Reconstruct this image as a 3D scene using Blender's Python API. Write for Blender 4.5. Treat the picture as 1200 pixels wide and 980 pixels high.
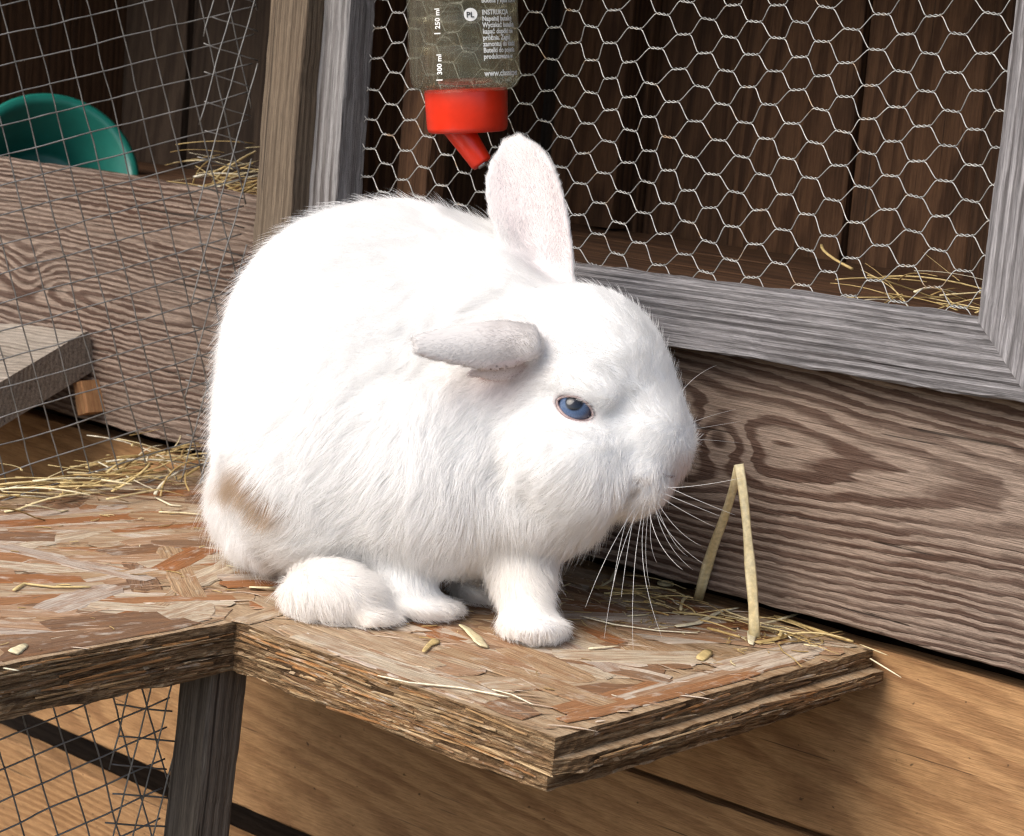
import bpy, math, random
import numpy as np
from mathutils import Matrix, Vector, kdtree

random.seed(7)
rng = np.random.default_rng(11)
for o in list(bpy.data.objects):
    bpy.data.objects.remove(o)
scene = bpy.context.scene
COL = scene.collection

# ------------------------------------------------------------------ camera
# world: X along the hutch wall, Y into the hutch, Z up; platform top is z = 0, face of the wide plank is y = 0
YAW, PITCH, ROLL = (math.radians(a) for a in (40.9126, 9.3344, -4.6605))
FPX = 2507.3


def cam_axes(a, b, c):
    fw = np.array([-math.sin(a) * math.cos(b), math.cos(a) * math.cos(b), -math.sin(b)])
    r = np.array([math.cos(a), math.sin(a), 0.0])
    d = np.cross(fw, r)
    return np.stack([math.cos(c) * r + math.sin(c) * d, -math.sin(c) * r + math.cos(c) * d, fw])


VM = cam_axes(YAW, PITCH, ROLL)
CP = np.array([0.8650, -1.0585, 0.3190])
cam_data = bpy.data.cameras.new('camera')
cam = bpy.data.objects.new('camera', cam_data)
COL.objects.link(cam)
cam_data.sensor_width = 36.0
cam_data.lens = 36.0 * FPX / 1200.0
cam_data.clip_start = 0.02
cam_data.clip_end = 500
cam_data.dof.use_dof = True
cam_data.dof.focus_distance = 1.22
cam_data.dof.aperture_fstop = 26.0
mw = Matrix.Identity(4)
for k, ax in enumerate((VM[0], -VM[1], -VM[2])):
    for j in range(3):
        mw[j][k] = ax[j]
for j in range(3):
    mw[j][3] = CP[j]
cam.matrix_world = mw
scene.camera = cam

# ------------------------------------------------------------------ sky, sun, exposure
SUN_DIR = Vector((-0.12, -0.70, 0.74)).normalized()      # from the scene towards the sun
world = bpy.data.worlds.new('World')
scene.world = world
world.use_nodes = True
wn = world.node_tree
wn.nodes.clear()
sky = wn.nodes.new('ShaderNodeTexSky')
sky.sky_type = 'NISHITA'
sky.sun_disc = False
sky.sun_elevation = math.asin(SUN_DIR.z)
sky.sun_rotation = math.atan2(SUN_DIR.x, SUN_DIR.y)
sky.air_density = 1.0
sky.dust_density = 3.0
sky.ozone_density = 0.6
bg = wn.nodes.new('ShaderNodeBackground')
bg.inputs['Strength'].default_value = 0.15
wo = wn.nodes.new('ShaderNodeOutputWorld')
wn.links.new(sky.outputs[0], bg.inputs[0])
wn.links.new(bg.outputs[0], wo.inputs[0])
sun_data = bpy.data.lights.new('sun', 'SUN')
sun_data.energy = 2.0
sun_data.angle = math.radians(44)
sun_data.color = (1.0, 0.95, 0.88)
sun = bpy.data.objects.new('sun', sun_data)
COL.objects.link(sun)
sun.rotation_euler = SUN_DIR.to_track_quat('Z', 'Y').to_euler()

vs = scene.view_settings
vs.view_transform = 'Standard'
vs.look = 'None'
vs.gamma = 1.0
vs.exposure = 0.62
vs.use_curve_mapping = False
scene.render.engine = 'CYCLES'
cy = scene.cycles
cy.use_denoising = True
cy.denoising_input_passes = 'RGB_ALBEDO_NORMAL'
cy.denoising_prefilter = 'NONE'
cy.pixel_filter_type = 'BLACKMAN_HARRIS'
cy.filter_width = 1.3
cy.denoiser = 'OPENIMAGEDENOISE'
cy.max_bounces = 8
cy.diffuse_bounces = 4
cy.glossy_bounces = 4
cy.transmission_bounces = 10
cy.transparent_max_bounces = 12
cy.caustics_reflective = False
cy.caustics_refractive = False
cy.sample_clamp_indirect = 4.0
scene.cycles_curves.shape = 'RIBBONS'
scene.cycles_curves.subdivisions = 2


# ------------------------------------------------------------------ geometry helpers
def ray(u, v):
    return VM.T @ np.array([(u - 600) / FPX, (v - 490) / FPX, 1.0])


def on(u, v, ax, val):
    d = ray(u, v)
    return CP + d * ((val - CP[ax]) / d[ax])


def at(u, v, depth):
    return CP + ray(u, v) * depth


def tag(o, label=None, cat=None, group=None, kind=None):
    if label:
        o['label'] = label
    if cat:
        o['category'] = cat
    if group:
        o['group'] = group
    if kind:
        o['kind'] = kind
    return o


def empty(name, loc=(0, 0, 0)):
    o = bpy.data.objects.new(name, None)
    o.location = loc
    o.empty_display_size = 0.05
    COL.objects.link(o)
    return o


def link(name, me, mat=None, parent=None, matrix=None):
    o = bpy.data.objects.new(name, me)
    COL.objects.link(o)
    if mat and hasattr(me, 'materials') and not me.materials:
        me.materials.append(mat)
    if parent is not None:
        o.parent = parent
        base = Matrix.Translation(parent.location) if parent.parent is None else Matrix.Translation(parent.matrix_world.translation)
        o.matrix_parent_inverse = parent.matrix_world.inverted() if parent.matrix_world != Matrix.Identity(4) else base.inverted()
    if matrix is not None:
        o.matrix_basis = matrix
    return o


def mesh(name, verts, faces, smooth=False):
    me = bpy.data.meshes.new(name)
    me.from_pydata([tuple(map(float, v)) for v in verts], [], faces)
    me.update()
    if smooth:
        me.polygons.foreach_set('use_smooth', [True] * len(me.polygons))
    return me


def basis(x, y, z, loc):
    m = Matrix.Identity(4)
    for k, a in enumerate((x, y, z)):
        for j in range(3):
            m[j][k] = a[j]
    for j in range(3):
        m[j][3] = loc[j]
    return m


def vnoise(x, seed=0):
    """smooth 1-D value noise, -1..1"""
    x = np.asarray(x, float)
    i = np.floor(x).astype(int)
    f = x - i
    f = f * f * (3 - 2 * f)
    h = lambda n: np.modf(np.abs(np.sin(n * 127.1 + seed * 311.7) * 43758.5453))[0] * 2 - 1
    return h(i) * (1 - f) + h(i + 1) * f


def plank_mesh(name, L, W, T, nx=40, rough=0.0006, bev=0.0018, seed=0, cut0=0.0, cut1=0.0):
    """board: X length (0..L), Y width (0..W), Z thickness (-T..0); rounded, slightly uneven arrises.
    cut0/cut1 shear the two ends for mitres (metres of X per full W)"""
    prof = [(bev, 0), (W - bev, 0), (W - bev * .3, -bev * .3), (W, -bev), (W, -T + bev), (W - bev, -T), (bev, -T), (0, -T + bev), (0, -bev), (bev * .3, -bev * .3)]
    n = len(prof)
    V, F = [], []
    for i in range(nx + 1):
        t = i / nx
        for k, (y, z) in enumerate(prof):
            x0 = cut0 * y / W
            x1 = L + cut1 * y / W
            x = x0 + (x1 - x0) * t
            a = rough * float(vnoise(x * 45, seed + k * 3.1) + .6 * vnoise(x * 140, seed + k * 5.7))
            b = rough * float(vnoise(x * 60 + 9, seed + k * 2.3))
            V.append((x, y + (a if (y > W * .5) else -a), z + b * .7))
    for i in range(nx):
        for k in range(n):
            k2 = (k + 1) % n
            F.append((i * n + k, i * n + k2, (i + 1) * n + k2, (i + 1) * n + k))
    F.append(tuple(range(n)))
    F.append(tuple(nx * n + k for k in reversed(range(n))))
    me = mesh(name, V, F)
    # make sure normals face outwards
    import bmesh
    bm = bmesh.new(); bm.from_mesh(me); bmesh.ops.recalc_face_normals(bm, faces=bm.faces); bm.to_mesh(me); bm.free()
    return me


def tube_data(pts, rad, sides=6, V=None, F=None, flat=1.0, ref=(0.13, 0.27, 0.95)):
    V = [] if V is None else V
    F = [] if F is None else F
    pts = np.asarray(pts, float)
    n = len(pts)
    rad = np.broadcast_to(np.asarray(rad, float), (n,))
    tan = np.gradient(pts, axis=0)
    tan /= np.linalg.norm(tan, axis=1)[:, None] + 1e-12
    b = len(V)
    up = np.asarray(ref, float)
    for i in range(n):
        s = np.cross(tan[i], up)
        if np.linalg.norm(s) < 1e-3:
            s = np.cross(tan[i], (1, 0, 0))
        s /= np.linalg.norm(s)
        w = np.cross(s, tan[i])
        for k in range(sides):
            a = 2 * math.pi * k / sides
            V.append(tuple(pts[i] + rad[i] * (math.cos(a) * s + flat * math.sin(a) * w)))
    for i in range(n - 1):
        for k in range(sides):
            k2 = (k + 1) % sides
            F.append((b + i * sides + k, b + i * sides + k2, b + (i + 1) * sides + k2, b + (i + 1) * sides + k))
    F.append(tuple(b + k for k in reversed(range(sides))))
    F.append(tuple(b + (n - 1) * sides + k for k in range(sides)))
    return V, F


def lathe(name, prof, seg=64, smooth=True):
    """prof: list of (r, z)"""
    V, F = [], []
    n = len(prof)
    for i in range(seg):
        a = 2 * math.pi * i / seg
        for r, z in prof:
            V.append((r * math.cos(a), r * math.sin(a), z))
    for i in range(seg):
        j = (i + 1) % seg
        for k in range(n - 1):
            F.append((i * n + k, j * n + k, j * n + k + 1, i * n + k + 1))
    return mesh(name, V, F, smooth)


def straw_pts(p, d, L, bend=.1, lift=0.0, n=7):
    s = np.linspace(-.5, .5, n)
    d = np.asarray(d, float)
    sd = np.array([-d[1], d[0], 0.0])
    k = random.uniform(-bend, bend)
    return np.asarray(p)[None] + d[None] * (s * L)[:, None] + sd[None] * (k * L * (s * s * 2 - .25))[:, None] + np.array([0, 0, 1.0])[None] * (lift * L * (.25 - s * s))[:, None]


# ------------------------------------------------------------------ material helpers
class NT:
    def __init__(self, name):
        self.mat = bpy.data.materials.new(name)
        self.mat.use_nodes = True
        self.t = self.mat.node_tree
        self.t.nodes.clear()
        self.out = self.t.nodes.new('ShaderNodeOutputMaterial')

    def node(self, kind, **kw):
        n = self.t.nodes.new(kind)
        for k, v in kw.items():
            setattr(n, k, v)
        return n

    def put(self, sock, v):
        if v is None:
            return
        if isinstance(v, bpy.types.NodeSocket):
            self.t.links.new(v, sock)
        else:
            if isinstance(v, (tuple, list)) and len(v) == 3 and sock.type == 'RGBA':
                v = (*v, 1)
            sock.default_value = v

    def m(self, op, a, b=None, c=None, clamp=False):
        n = self.node('ShaderNodeMath', operation=op, use_clamp=clamp)
        for i, v in enumerate((a, b, c)):
            self.put(n.inputs[i], v)
        return n.outputs[0]

    def obj(self):
        return self.node('ShaderNodeTexCoord').outputs['Object']

    def rand(self):
        return self.node('ShaderNodeObjectInfo').outputs['Random']

    def sep(self, v):
        n = self.node('ShaderNodeSeparateXYZ')
        self.put(n.inputs[0], v)
        return n.outputs

    def comb(self, x, y, z):
        n = self.node('ShaderNodeCombineXYZ')
        for i, v in enumerate((x, y, z)):
            self.put(n.inputs[i], v)
        return n.outputs[0]

    def map(self, v, scale=(1, 1, 1), loc=(0, 0, 0), rot=(0, 0, 0)):
        n = self.node('ShaderNodeMapping')
        self.put(n.inputs['Vector'], v)
        n.inputs['Scale'].default_value = scale
        n.inputs['Rotation'].default_value = rot
        self.put(n.inputs['Location'], loc)
        return n.outputs[0]

    def noise(self, v, scale=1.0, detail=3, rough=.55, dist=0.0):
        n = self.node('ShaderNodeTexNoise')
        self.put(n.inputs['Vector'], v)
        n.inputs['Scale'].default_value = scale
        n.inputs['Detail'].default_value = detail
        n.inputs['Roughness'].default_value = rough
        n.inputs['Distortion'].default_value = dist
        return n.outputs['Fac']

    def ramp(self, f, stops, interp='LINEAR'):
        n = self.node('ShaderNodeValToRGB')
        self.put(n.inputs[0], f)
        r = n.color_ramp
        r.interpolation = interp
        while len(r.elements) < len(stops):
            r.elements.new(0.5)
        for e, (p, c) in zip(r.elements, stops):
            e.position = p
            e.color = (*c, 1) if len(c) == 3 else c
        return n.outputs[0]

    def lin(self, f, a, b, c=0.0, d=1.0):
        n = self.node('ShaderNodeMapRange')
        self.put(n.inputs[0], f)
        for i, v in enumerate((a, b, c, d)):
            n.inputs[i + 1].default_value = v
        return n.outputs[0]

    def mix(self, f, a, b, blend='MIX'):
        n = self.node('ShaderNodeMix', data_type='RGBA', blend_type=blend)
        self.put(n.inputs[0], f)
        self.put(n.inputs[6], a)
        self.put(n.inputs[7], b)
        return n.outputs[2]

    def bump(self, h, strength=.5, dist=.001, normal=None):
        n = self.node('ShaderNodeBump')
        self.put(n.inputs['Height'], h)
        n.inputs['Strength'].default_value = strength
        n.inputs['Distance'].default_value = dist
        if normal is not None:
            self.put(n.inputs['Normal'], normal)
        return n.outputs[0]

    def bsdf(self, color, rough=.6, normal=None, **kw):
        n = self.node('ShaderNodeBsdfPrincipled')
        self.put(n.inputs['Base Color'], color)
        self.put(n.inputs['Roughness'], rough)
        if normal is not None:
            self.put(n.inputs['Normal'], normal)
        for k, v in kw.items():
            self.put(n.inputs[k.replace('_', ' ')], v)
        self.t.links.new(n.outputs[0], self.out.inputs[0])
        return n


def wood(name, early, late, weather, pitch=.006, x0=0.0, yc=.1, h0=.004, slope=.12, warp=.012, wob=.0012,
         grey=.45, fibre=.35, knots=(), contrast=1.0, bump=.6, rough=.8, vary=0.0, stain=None, bdist=.0012):
    """sawn board: year rings cut by the face (X along the grain, Y across), knots, weathering, fibres, cracks"""
    q = NT(name)
    co = q.obj()
    if vary:
        off = q.m('MULTIPLY', q.rand(), 7.3)
        co0 = co
        v = q.node('ShaderNodeVectorMath', operation='ADD')
        q.put(v.inputs[0], co)
        q.put(v.inputs[1], q.comb(off, q.m('MULTIPLY', q.rand(), .11), 0.0))
        co = v.outputs[0]
    x, y, z = q.sep(co)
    n1 = q.noise(q.map(co, (2.2, 7, 7)), 1.6, 3, .5)
    n2 = q.noise(q.map(co, (62, 110, 110)), 1.0, 3, .6)
    yy = q.m('ADD', q.m('SUBTRACT', y, yc), q.m('MULTIPLY', q.m('SUBTRACT', n1, .5), warp * 2))
    yy = q.m('ADD', yy, q.m('MULTIPLY', q.m('SUBTRACT', n2, .5), wob * 2))
    hh = q.m('ADD', q.m('MULTIPLY', q.m('ABSOLUTE', q.m('SUBTRACT', x, x0)), slope), h0)
    hh = q.m('SUBTRACT', hh, z)
    r = q.m('SQRT', q.m('ADD', q.m('MULTIPLY', yy, yy), q.m('MULTIPLY', hh, hh)))
    core = None
    for (kx, ky, kr, ks) in knots:
        dx = q.m('MULTIPLY', q.m('SUBTRACT', x, kx), ks)
        dy = q.m('ADD', q.m('SUBTRACT', y, ky), q.m('MULTIPLY', q.m('SUBTRACT', n2, .5), .004))
        d = q.m('SQRT', q.m('ADD', q.m('MULTIPLY', dx, dx), q.m('MULTIPLY', dy, dy)))
        g = q.m('POWER', 2.718, q.m('MULTIPLY', q.m('MULTIPLY', d, d), -1.0 / (kr * 2.4) ** 2))
        r = q.m('ADD', r, q.m('MULTIPLY', g, kr * 1.5))
        c = q.lin(d, kr * .75, kr * .35, 0, 1)
        core = c if core is None else q.m('MAXIMUM', core, c)
    ph = q.m('DIVIDE', r, pitch)
    big = q.noise(q.map(co, (1.2, 10, 10), (3, 1, 0)), 1.0, 2, .5)
    ph = q.m('ADD', ph, q.m('MULTIPLY', big, 2.6))
    vary_p = q.noise(q.map(co, (3, 120, 120), (1, 6, 3)), 1.0, 2, .5)
    ph = q.m('ADD', ph, q.m('MULTIPLY', vary_p, 1.1))
    fr = q.m('FRACT', ph)
    # earlywood swells slowly into a dark latewood line, then drops
    ring = q.ramp(fr, [(0.0, (.5, .5, .5)), (.05, (0, 0, 0)), (.40, (.06, .06, .06)), (.56, (.75, .75, .75)), (.70, (1, 1, 1)), (.94, (1, 1, 1)), (1.0, (.5, .5, .5))])
    cell = q.noise(q.map(co, (6, 40, 40), (0, 5, 2)), 1.0, 2, .5)
    ringf = q.m('MULTIPLY', ring, q.lin(cell, .28, .72, .22 * contrast, contrast * 1.05), clamp=True)
    base = q.mix(ringf, early, late)
    fib = q.noise(q.map(co, (12, 560, 560)), 1.0, 5, .7)
    fib2 = q.noise(q.map(co, (90, 1500, 1500), (1, 2, 3)), 1.0, 3, .65)
    blotch = q.noise(q.map(co, (4, 14, 14), (8, 2, 1)), 1.0, 4, .6)
    gf = q.m('MULTIPLY', q.lin(blotch, .3, .7, .3, 1.2), grey)
    gf = q.m('MULTIPLY', gf, q.lin(fib, .35, .65, .5, 1.3), clamp=True)
    col = q.mix(gf, base, weather)
    col = q.mix(1.0, col, q.ramp(fib, [(.25, (1 - fibre,) * 3), (.6, (1.0,) * 3), (.8, (1 + fibre * .35,) * 3)]), 'MULTIPLY')
    col = q.mix(.6, col, q.ramp(fib2, [(.32, (.5,) * 3), (.6, (1.15,) * 3)]), 'MULTIPLY')
    if core is not None:
        col = q.mix(q.m('MULTIPLY', core, .75), col, tuple(v * .45 for v in late))
    # fine drying cracks along the grain
    ck = q.noise(q.map(co, (5, 320, 320), (4, 9, 0)), 1.0, 2, .45)
    crack = q.ramp(ck, [(.69, (0, 0, 0)), (.72, (1, 1, 1))])
    col = q.mix(q.m('MULTIPLY', crack, .7), col, (.02, .015, .012))
    if stain is not None:
        sn = q.noise(q.map(co, (9, 11, 11), (2, 7, 4)), 1.0, 5, .7)
        col = q.mix(q.m('MULTIPLY', q.ramp(sn, [(.52, (0, 0, 0)), (.72, (1, 1, 1))]), .6), col, stain)
        sp = q.noise(q.map(co, (130, 190, 190)), 1.0, 2, .5)
        col = q.mix(q.m('MULTIPLY', q.ramp(sp, [(.71, (0, 0, 0)), (.75, (1, 1, 1))]), .7), col, (.03, .018, .01))
    if vary:
        col = q.mix(1.0, col, q.ramp(q.rand(), [(0, (1 - vary,) * 3), (1, (1 + vary * .4,) * 3)]), 'MULTIPLY')
    h = q.m('ADD', q.m('MULTIPLY', ringf, .28), q.m('MULTIPLY', fib, .75))
    h = q.m('SUBTRACT', h, q.m('MULTIPLY', crack, 1.0))
    h = q.m('ADD', h, q.m('MULTIPLY', fib2, .2))
    q.bsdf(col, rough, q.bump(h, bump, bdist), Specular_IOR_Level=.25)
    return q.mat


def plain(name, col, rough=.5, **kw):
    q = NT(name)
    co = q.obj()
    n = q.noise(co, 60, 3, .6)
    c = q.mix(1.0, col, q.ramp(n, [(.3, (.86,) * 3), (.7, (1.06,) * 3)]), 'MULTIPLY')
    q.bsdf(c, rough, **kw)
    return q.mat


PL = dict(pitch=.0043, yc=.096, h0=.003, slope=.058, warp=.012, wob=.0017, grey=.22, fibre=.5, contrast=1.6, bump=1.0, bdist=.0018)
PLC = ((.315, .232, .178), (.070, .029, .015), (.31, .255, .215))
M_PLANK = wood('weathered_plank', *PLC, x0=.47, knots=((.33, .112, .008, .6),), **PL)
M_PLANK2 = wood('weathered_plank_knotty', *PLC, x0=-.19, knots=((.3765, .094, .0085, .8),), **PL)
M_LOWER = wood('larch_plank', (.42, .232, .10), (.215, .097, .036), (.34, .225, .13), pitch=.0062, x0=.2, yc=-.03, h0=.02,
               slope=.08, warp=.010, wob=.0008, grey=.2, fibre=.3, knots=((1.43, .055, .010, .7), (1.08, .070, .015, .8)), contrast=.8, bump=.45,
               stain=(.15, .075, .03), vary=.08)
M_DOOR = wood('silver_wood', (.31, .295, .30), (.065, .055, .053), (.37, .362, .375), pitch=.0044, x0=.1, yc=-.012, h0=.004, slope=.012, warp=.0035,
              wob=.0007, grey=.34, fibre=.75, contrast=1.1, bump=1.0, vary=.18, knots=((.41, .022, .004, .6),))
M_POST = wood('brown_post', (.20, .148, .10), (.068, .042, .025), (.215, .175, .13), pitch=.0048, x0=.1, yc=-.02, h0=.01, slope=.02, warp=.003,
              wob=.0008, grey=.4, fibre=.6, contrast=.85, bump=1.0, vary=.12)
M_STILE = wood('grooved_grey_wood', (.31, .30, .30), (.07, .055, .048), (.37, .36, .36), pitch=.0075, x0=.1, yc=-.03, h0=.006, slope=.006, warp=.002,
               wob=.0006, grey=.3, fibre=.6, contrast=1.1, bump=1.0)
M_LEG = wood('dark_post', (.16, .128, .098), (.06, .042, .03), (.21, .18, .15), pitch=.0048, x0=.1, yc=-.02, h0=.01, slope=.02, warp=.003,
             wob=.0008, grey=.45, fibre=.6, contrast=.8, bump=1.0, vary=.05)
M_ORANGE = wood('orange_batten', (.46, .235, .10), (.30, .12, .045), (.42, .26, .15), pitch=.005, x0=.1, yc=-.02, h0=.02, slope=.04, warp=.004,
                wob=.0008, grey=.2, fibre=.4, contrast=.8, bump=.5)
M_INNER = wood('inner_board', (.15, .072, .034), (.05, .02, .008), (.10, .06, .037), pitch=.0062, x0=.15, yc=.05, h0=.006, slope=.04, warp=.008,
               wob=.0012, grey=.3, fibre=.5, knots=((.22, .07, .009, .8),), contrast=1.0, bump=.7, vary=.4)
M_INNER_SHADED = wood('shaded_inner_board', (.085, .055, .036), (.035, .020, .012), (.075, .055, .042), pitch=.0062, x0=.15, yc=.05, h0=.006, slope=.04, warp=.008,
                    wob=.0012, grey=.3, fibre=.5, contrast=1.0, bump=.7, vary=.4)  # inner board copy with the left compartment's shade painted into its colour
M_RAMP = wood('old_step', (.36, .30, .235), (.13, .09, .058), (.40, .36, .31), pitch=.005, x0=.1, yc=.0, h0=.02, slope=.03, warp=.008,
              wob=.001, grey=.45, fibre=.65, contrast=.85, bump=1.0)

# ------------------------------------------------------------------ ground
q = NT('bare_soil')
n = q.noise(q.obj(), 14, 8, .65)
n2 = q.noise(q.obj(), 160, 4, .7)
q.bsdf(q.mix(n2, q.ramp(n, [(.3, (.06, .045, .03)), (.6, (.13, .10, .07)), (.8, (.10, .115, .05))]), (.15, .12, .085)), .95, q.bump(n2, .8, .01))
g = mesh('ground', [(-60, -60, 0), (60, -60, 0), (60, 60, 0), (-60, 60, 0)], [(0, 1, 2, 3)])
go = link('ground', g, q.mat)
go.location = (0, 0, -.56)
go['kind'] = 'structure'

# ------------------------------------------------------------------ hutch
hutch = tag(empty('rabbit_hutch', (0, 0, -.56)), 'weathered timber rabbit hutch with plank front behind the white rabbit', 'hutch')
EX, EY, EZ = (1, 0, 0), (0, 1, 0), (0, 0, 1)
NY = (0, -1, 0)


def board_h(x0, x1, z0, z1, yf, T, mat, name='plank', parent=hutch, seed=0, tilt=0.0, **kw):
    """horizontal board on the front wall, face at y = yf"""
    me = plank_mesh(name, x1 - x0, z1 - z0, T, seed=seed, **kw)
    c, s = math.cos(tilt), math.sin(tilt)
    return link(name, me, mat, parent, basis((c, 0, s), (-s, 0, c), NY, (x0, yf, z0)))


def board_v(xc, z0, z1, W, yf, T, mat, name='post', parent=hutch, seed=0, lean=0.0, yaw=0.0, **kw):
    """upright board: face (width W along x) at y = yf, lean moves the top towards +x"""
    me = plank_mesh(name, z1 - z0, W, T, seed=seed, **kw)
    up = Vector((math.sin(lean), 0, math.cos(lean)))
    sd = Vector((-math.cos(lean), 0, math.sin(lean)))
    return link(name, me, mat, parent, basis(up, sd, up.cross(sd), (xc + W / 2, yf, z0)))


board_h(-.92, -.2620, .0105, .2085, 0.0, .024, M_PLANK, seed=1, nx=80, rough=.0008)
board_h(-.2615, .62, .0105, .1960, 0.0, .024, M_PLANK2, seed=1.5, nx=110, rough=.0008)
board_h(-.92, .62, -.1225, -.0015, .011, .022, M_LOWER, seed=2, nx=90)
board_h(-.92, .62, -.2600, -.1275, .013, .022, M_LOWER, seed=3, nx=90)
board_h(-.92, .62, -.412, -.2890, .012, .022, M_LOWER, seed=4, nx=60)
board_h(-.92, .62, -.550, -.4180, .012, .022, M_LOWER, seed=5, nx=60)
# lining behind the front planks, gap shade painted into its colour; floor, roof, sides
board_h(-.92, .62, -.55, .175, .16, .012, M_INNER_SHADED, 'gap_shade_board', seed=6, nx=10)


def slab(x0, x1, y0, y1, z, T, mat, name, seed=0):
    me = plank_mesh(name, x1 - x0, y1 - y0, T, nx=20, seed=seed)
    return link(name, me, mat, hutch, basis(EX, EY, EZ, (x0, y0, z)))


for k in range(3):
    slab(-.92, .62, .026 + k * .101, .126 + k * .101, .1925, .014, M_INNER, 'floor_board', 7 + k)
for k in range(4):
    slab(-.98, .68, -.225 + k * .146, -.0805 + k * .146, .70, .02, M_POST, 'roof_board', 11 + k)  # unseen roof; front overhang added to shade the hutch interior
for xs in (-.92, .60):
    me = plank_mesh('side_board', .88, .34, .018, nx=10, seed=12)
    link('side_board', me, M_INNER, hutch, basis(EZ, EY, (-1, 0, 0), (xs, .026, -.20)))
me = plank_mesh('partition_board', .50, .29, .018, nx=10, seed=13)
link('partition_board', me, M_INNER, hutch, basis(EZ, EY, (-1, 0, 0), (-.345, .036, .19)))
board_h(-.92, .62, .16, .695, .358, .012, M_INNER_SHADED, 'back_light_stop', seed=15, nx=8)  # added unseen panel, stops sky light leaking past the back boards
xb = -.90
k = 0
while xb < .60:
    w = .088 + .03 * random.random()
    board_v(xb + w / 2, .16, .69, w - .003, .33 + .006 * (k % 2), .016, M_INNER if xb > -.36 else M_INNER_SHADED, 'back_board', seed=20 + k, lean=random.uniform(-.004, .004), nx=12)
    xb += w
    k += 1
# header over the openings (above the picture)
board_h(-.92, .62, .60, .69, 0.0, .024, M_POST, 'header_board', seed=14, nx=20)
# posts beside the door
board_v(-.2668, .006, .69, .038, -.033, .030, M_POST, 'post', seed=30, lean=.02, nx=60)
board_v(-.3375, .185, .60, .016, .030, .028, M_ORANGE, 'corner_batten', seed=31, nx=20)
board_v(-.205, .195, .60, .030, .045, .020, M_INNER, 'inner_post', seed=33, lean=.01, nx=20)
board_v(-.24, .195, .60, .034, .30, .022, M_INNER, 'inner_post', seed=34, lean=.01, nx=20)

# door: frame and hexagonal wire
door = link('door', None, None, hutch)


def door_piece(name, me, mat, mat4):
    o = bpy.data.objects.new(name, me)
    COL.objects.link(o)
    if not me.materials:
        me.materials.append(mat)
    o.parent = door
    o.matrix_basis = mat4
    o.matrix_parent_inverse = Matrix.Identity(4)
    return o


door_piece('rail', plank_mesh('rail', .570, .0415, .026, nx=90, seed=40, cut0=.0, cut1=-.0402, rough=.0008), M_DOOR,
           basis((math.cos(.018), 0, math.sin(.018)), (-math.sin(.018), 0, math.cos(.018)), NY, (-.2355, -.022, .1525)))


def up_piece(name, xr, z0, z1, W, yf, T, mat, seed, lean=0.0, **kw):
    up = Vector((math.sin(lean), 0, math.cos(lean)))
    sd = Vector((-math.cos(lean), 0, math.sin(lean)))
    return door_piece(name, plank_mesh(name, z1 - z0, W, T, seed=seed, **kw), mat, basis(up, sd, up.cross(sd), (xr, yf, z0)))


up_piece('stile', -.2165, .1615, .60, .0303, -.0165, .027, M_STILE, 41, lean=.0, nx=50, rough=.0006)
up_piece('stile', .3335, .1622, .60, .0395, -.0225, .026, M_DOOR, 42, lean=.004, nx=50, cut1=0.0, cut0=.0405, rough=.0007)
door_piece('top_rail', plank_mesh('top_rail', .51, .04, .026, seed=43), M_DOOR, basis(EX, EZ, NY, (-.215, -.022, .556)))

q = NT('galvanised_wire')
co = q.obj()
nn = q.noise(co, 90, 3, .6)
q.bsdf(q.ramp(nn, [(.3, (.32, .32, .31)), (.6, (.50, .50, .48)), (.70, (.36, .26, .17))]), .42, Metallic=.55)
M_WIRE = q.mat
q = NT('grey_wire')
nn = q.noise(q.obj(), 70, 3, .6)
q.bsdf(q.ramp(nn, [(.3, (.14, .135, .125)), (.7, (.30, .29, .275))]), .45, Metallic=.6)
M_WELD = q.mat


def chicken_wire():
    V, F = [], []
    a = .0117
    px, pz = 1.5 * a, math.sqrt(3) * a
    X0, X1, Z0, Z1 = -.245, .325, .174, .575

    def nx_(i, j):
        x = X0 + i * px
        z = Z0 + (j + (i % 2) * .5) * pz
        dx = .0011 * math.sin(z * 71 + i * 1.3) + .0012 * math.sin(x * 33 + z * 50) + random.uniform(-.0005, .0005)
        dz = .0016 * math.sin(x * 41 + 2) + .0013 * math.sin(z * 37 + x * 23) + random.uniform(-.0005, .0005)
        return np.array([x + dx, .0075 + .0016 * math.sin(x * 47 + z * 31), z + dz])
    nI, nJ = int((X1 - X0) / px), int((Z1 - Z0) / pz)
    N = {(i, j): (nx_(i, j), random.uniform(-.12, .12)) for i in range(nI) for j in range(-1, nJ + 1)}
    R, hl = .00036, .0043

    def ends(key):
        p, t = N[key]
        d = np.array([math.cos(t) * hl, 0, math.sin(t) * hl])
        return p - d, p + d
    for (i, j), (p, t) in N.items():
        l, r_ = ends((i, j))
        ax = (r_ - l)
        # the twist: two wires round each other
        tt = np.linspace(0, 1, 9)
        for s in (0, math.pi):
            ang = tt * math.pi * 2.4 + s
            off = .00062
            c = l[None] + ax[None] * tt[:, None] + np.stack([0 * tt, np.cos(ang) * off, np.sin(ang) * off], 1)
            tube_data(c, R, 5, V, F)
        for dj in (0, 1):
            jj = j + dj if i % 2 else j + dj - 1
            k2 = (i + 1, jj)
            if k2 not in N:
                continue
            b0 = ends(k2)[0]
            tt = np.linspace(0, 1, 6)[:, None]
            h = np.array([.0028, 0, 0])
            c = (1 - tt) ** 3 * r_ + 3 * (1 - tt) ** 2 * tt * (r_ + h) + 3 * (1 - tt) * tt ** 2 * (b0 - h) + tt ** 3 * b0
            tube_data(c, R, 5, V, F)
    return mesh('chicken_wire', V, F, True)


door_piece('chicken_wire', chicken_wire(), M_WIRE, Matrix.Identity(4))
bpy.context.view_layer.update()

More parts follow.
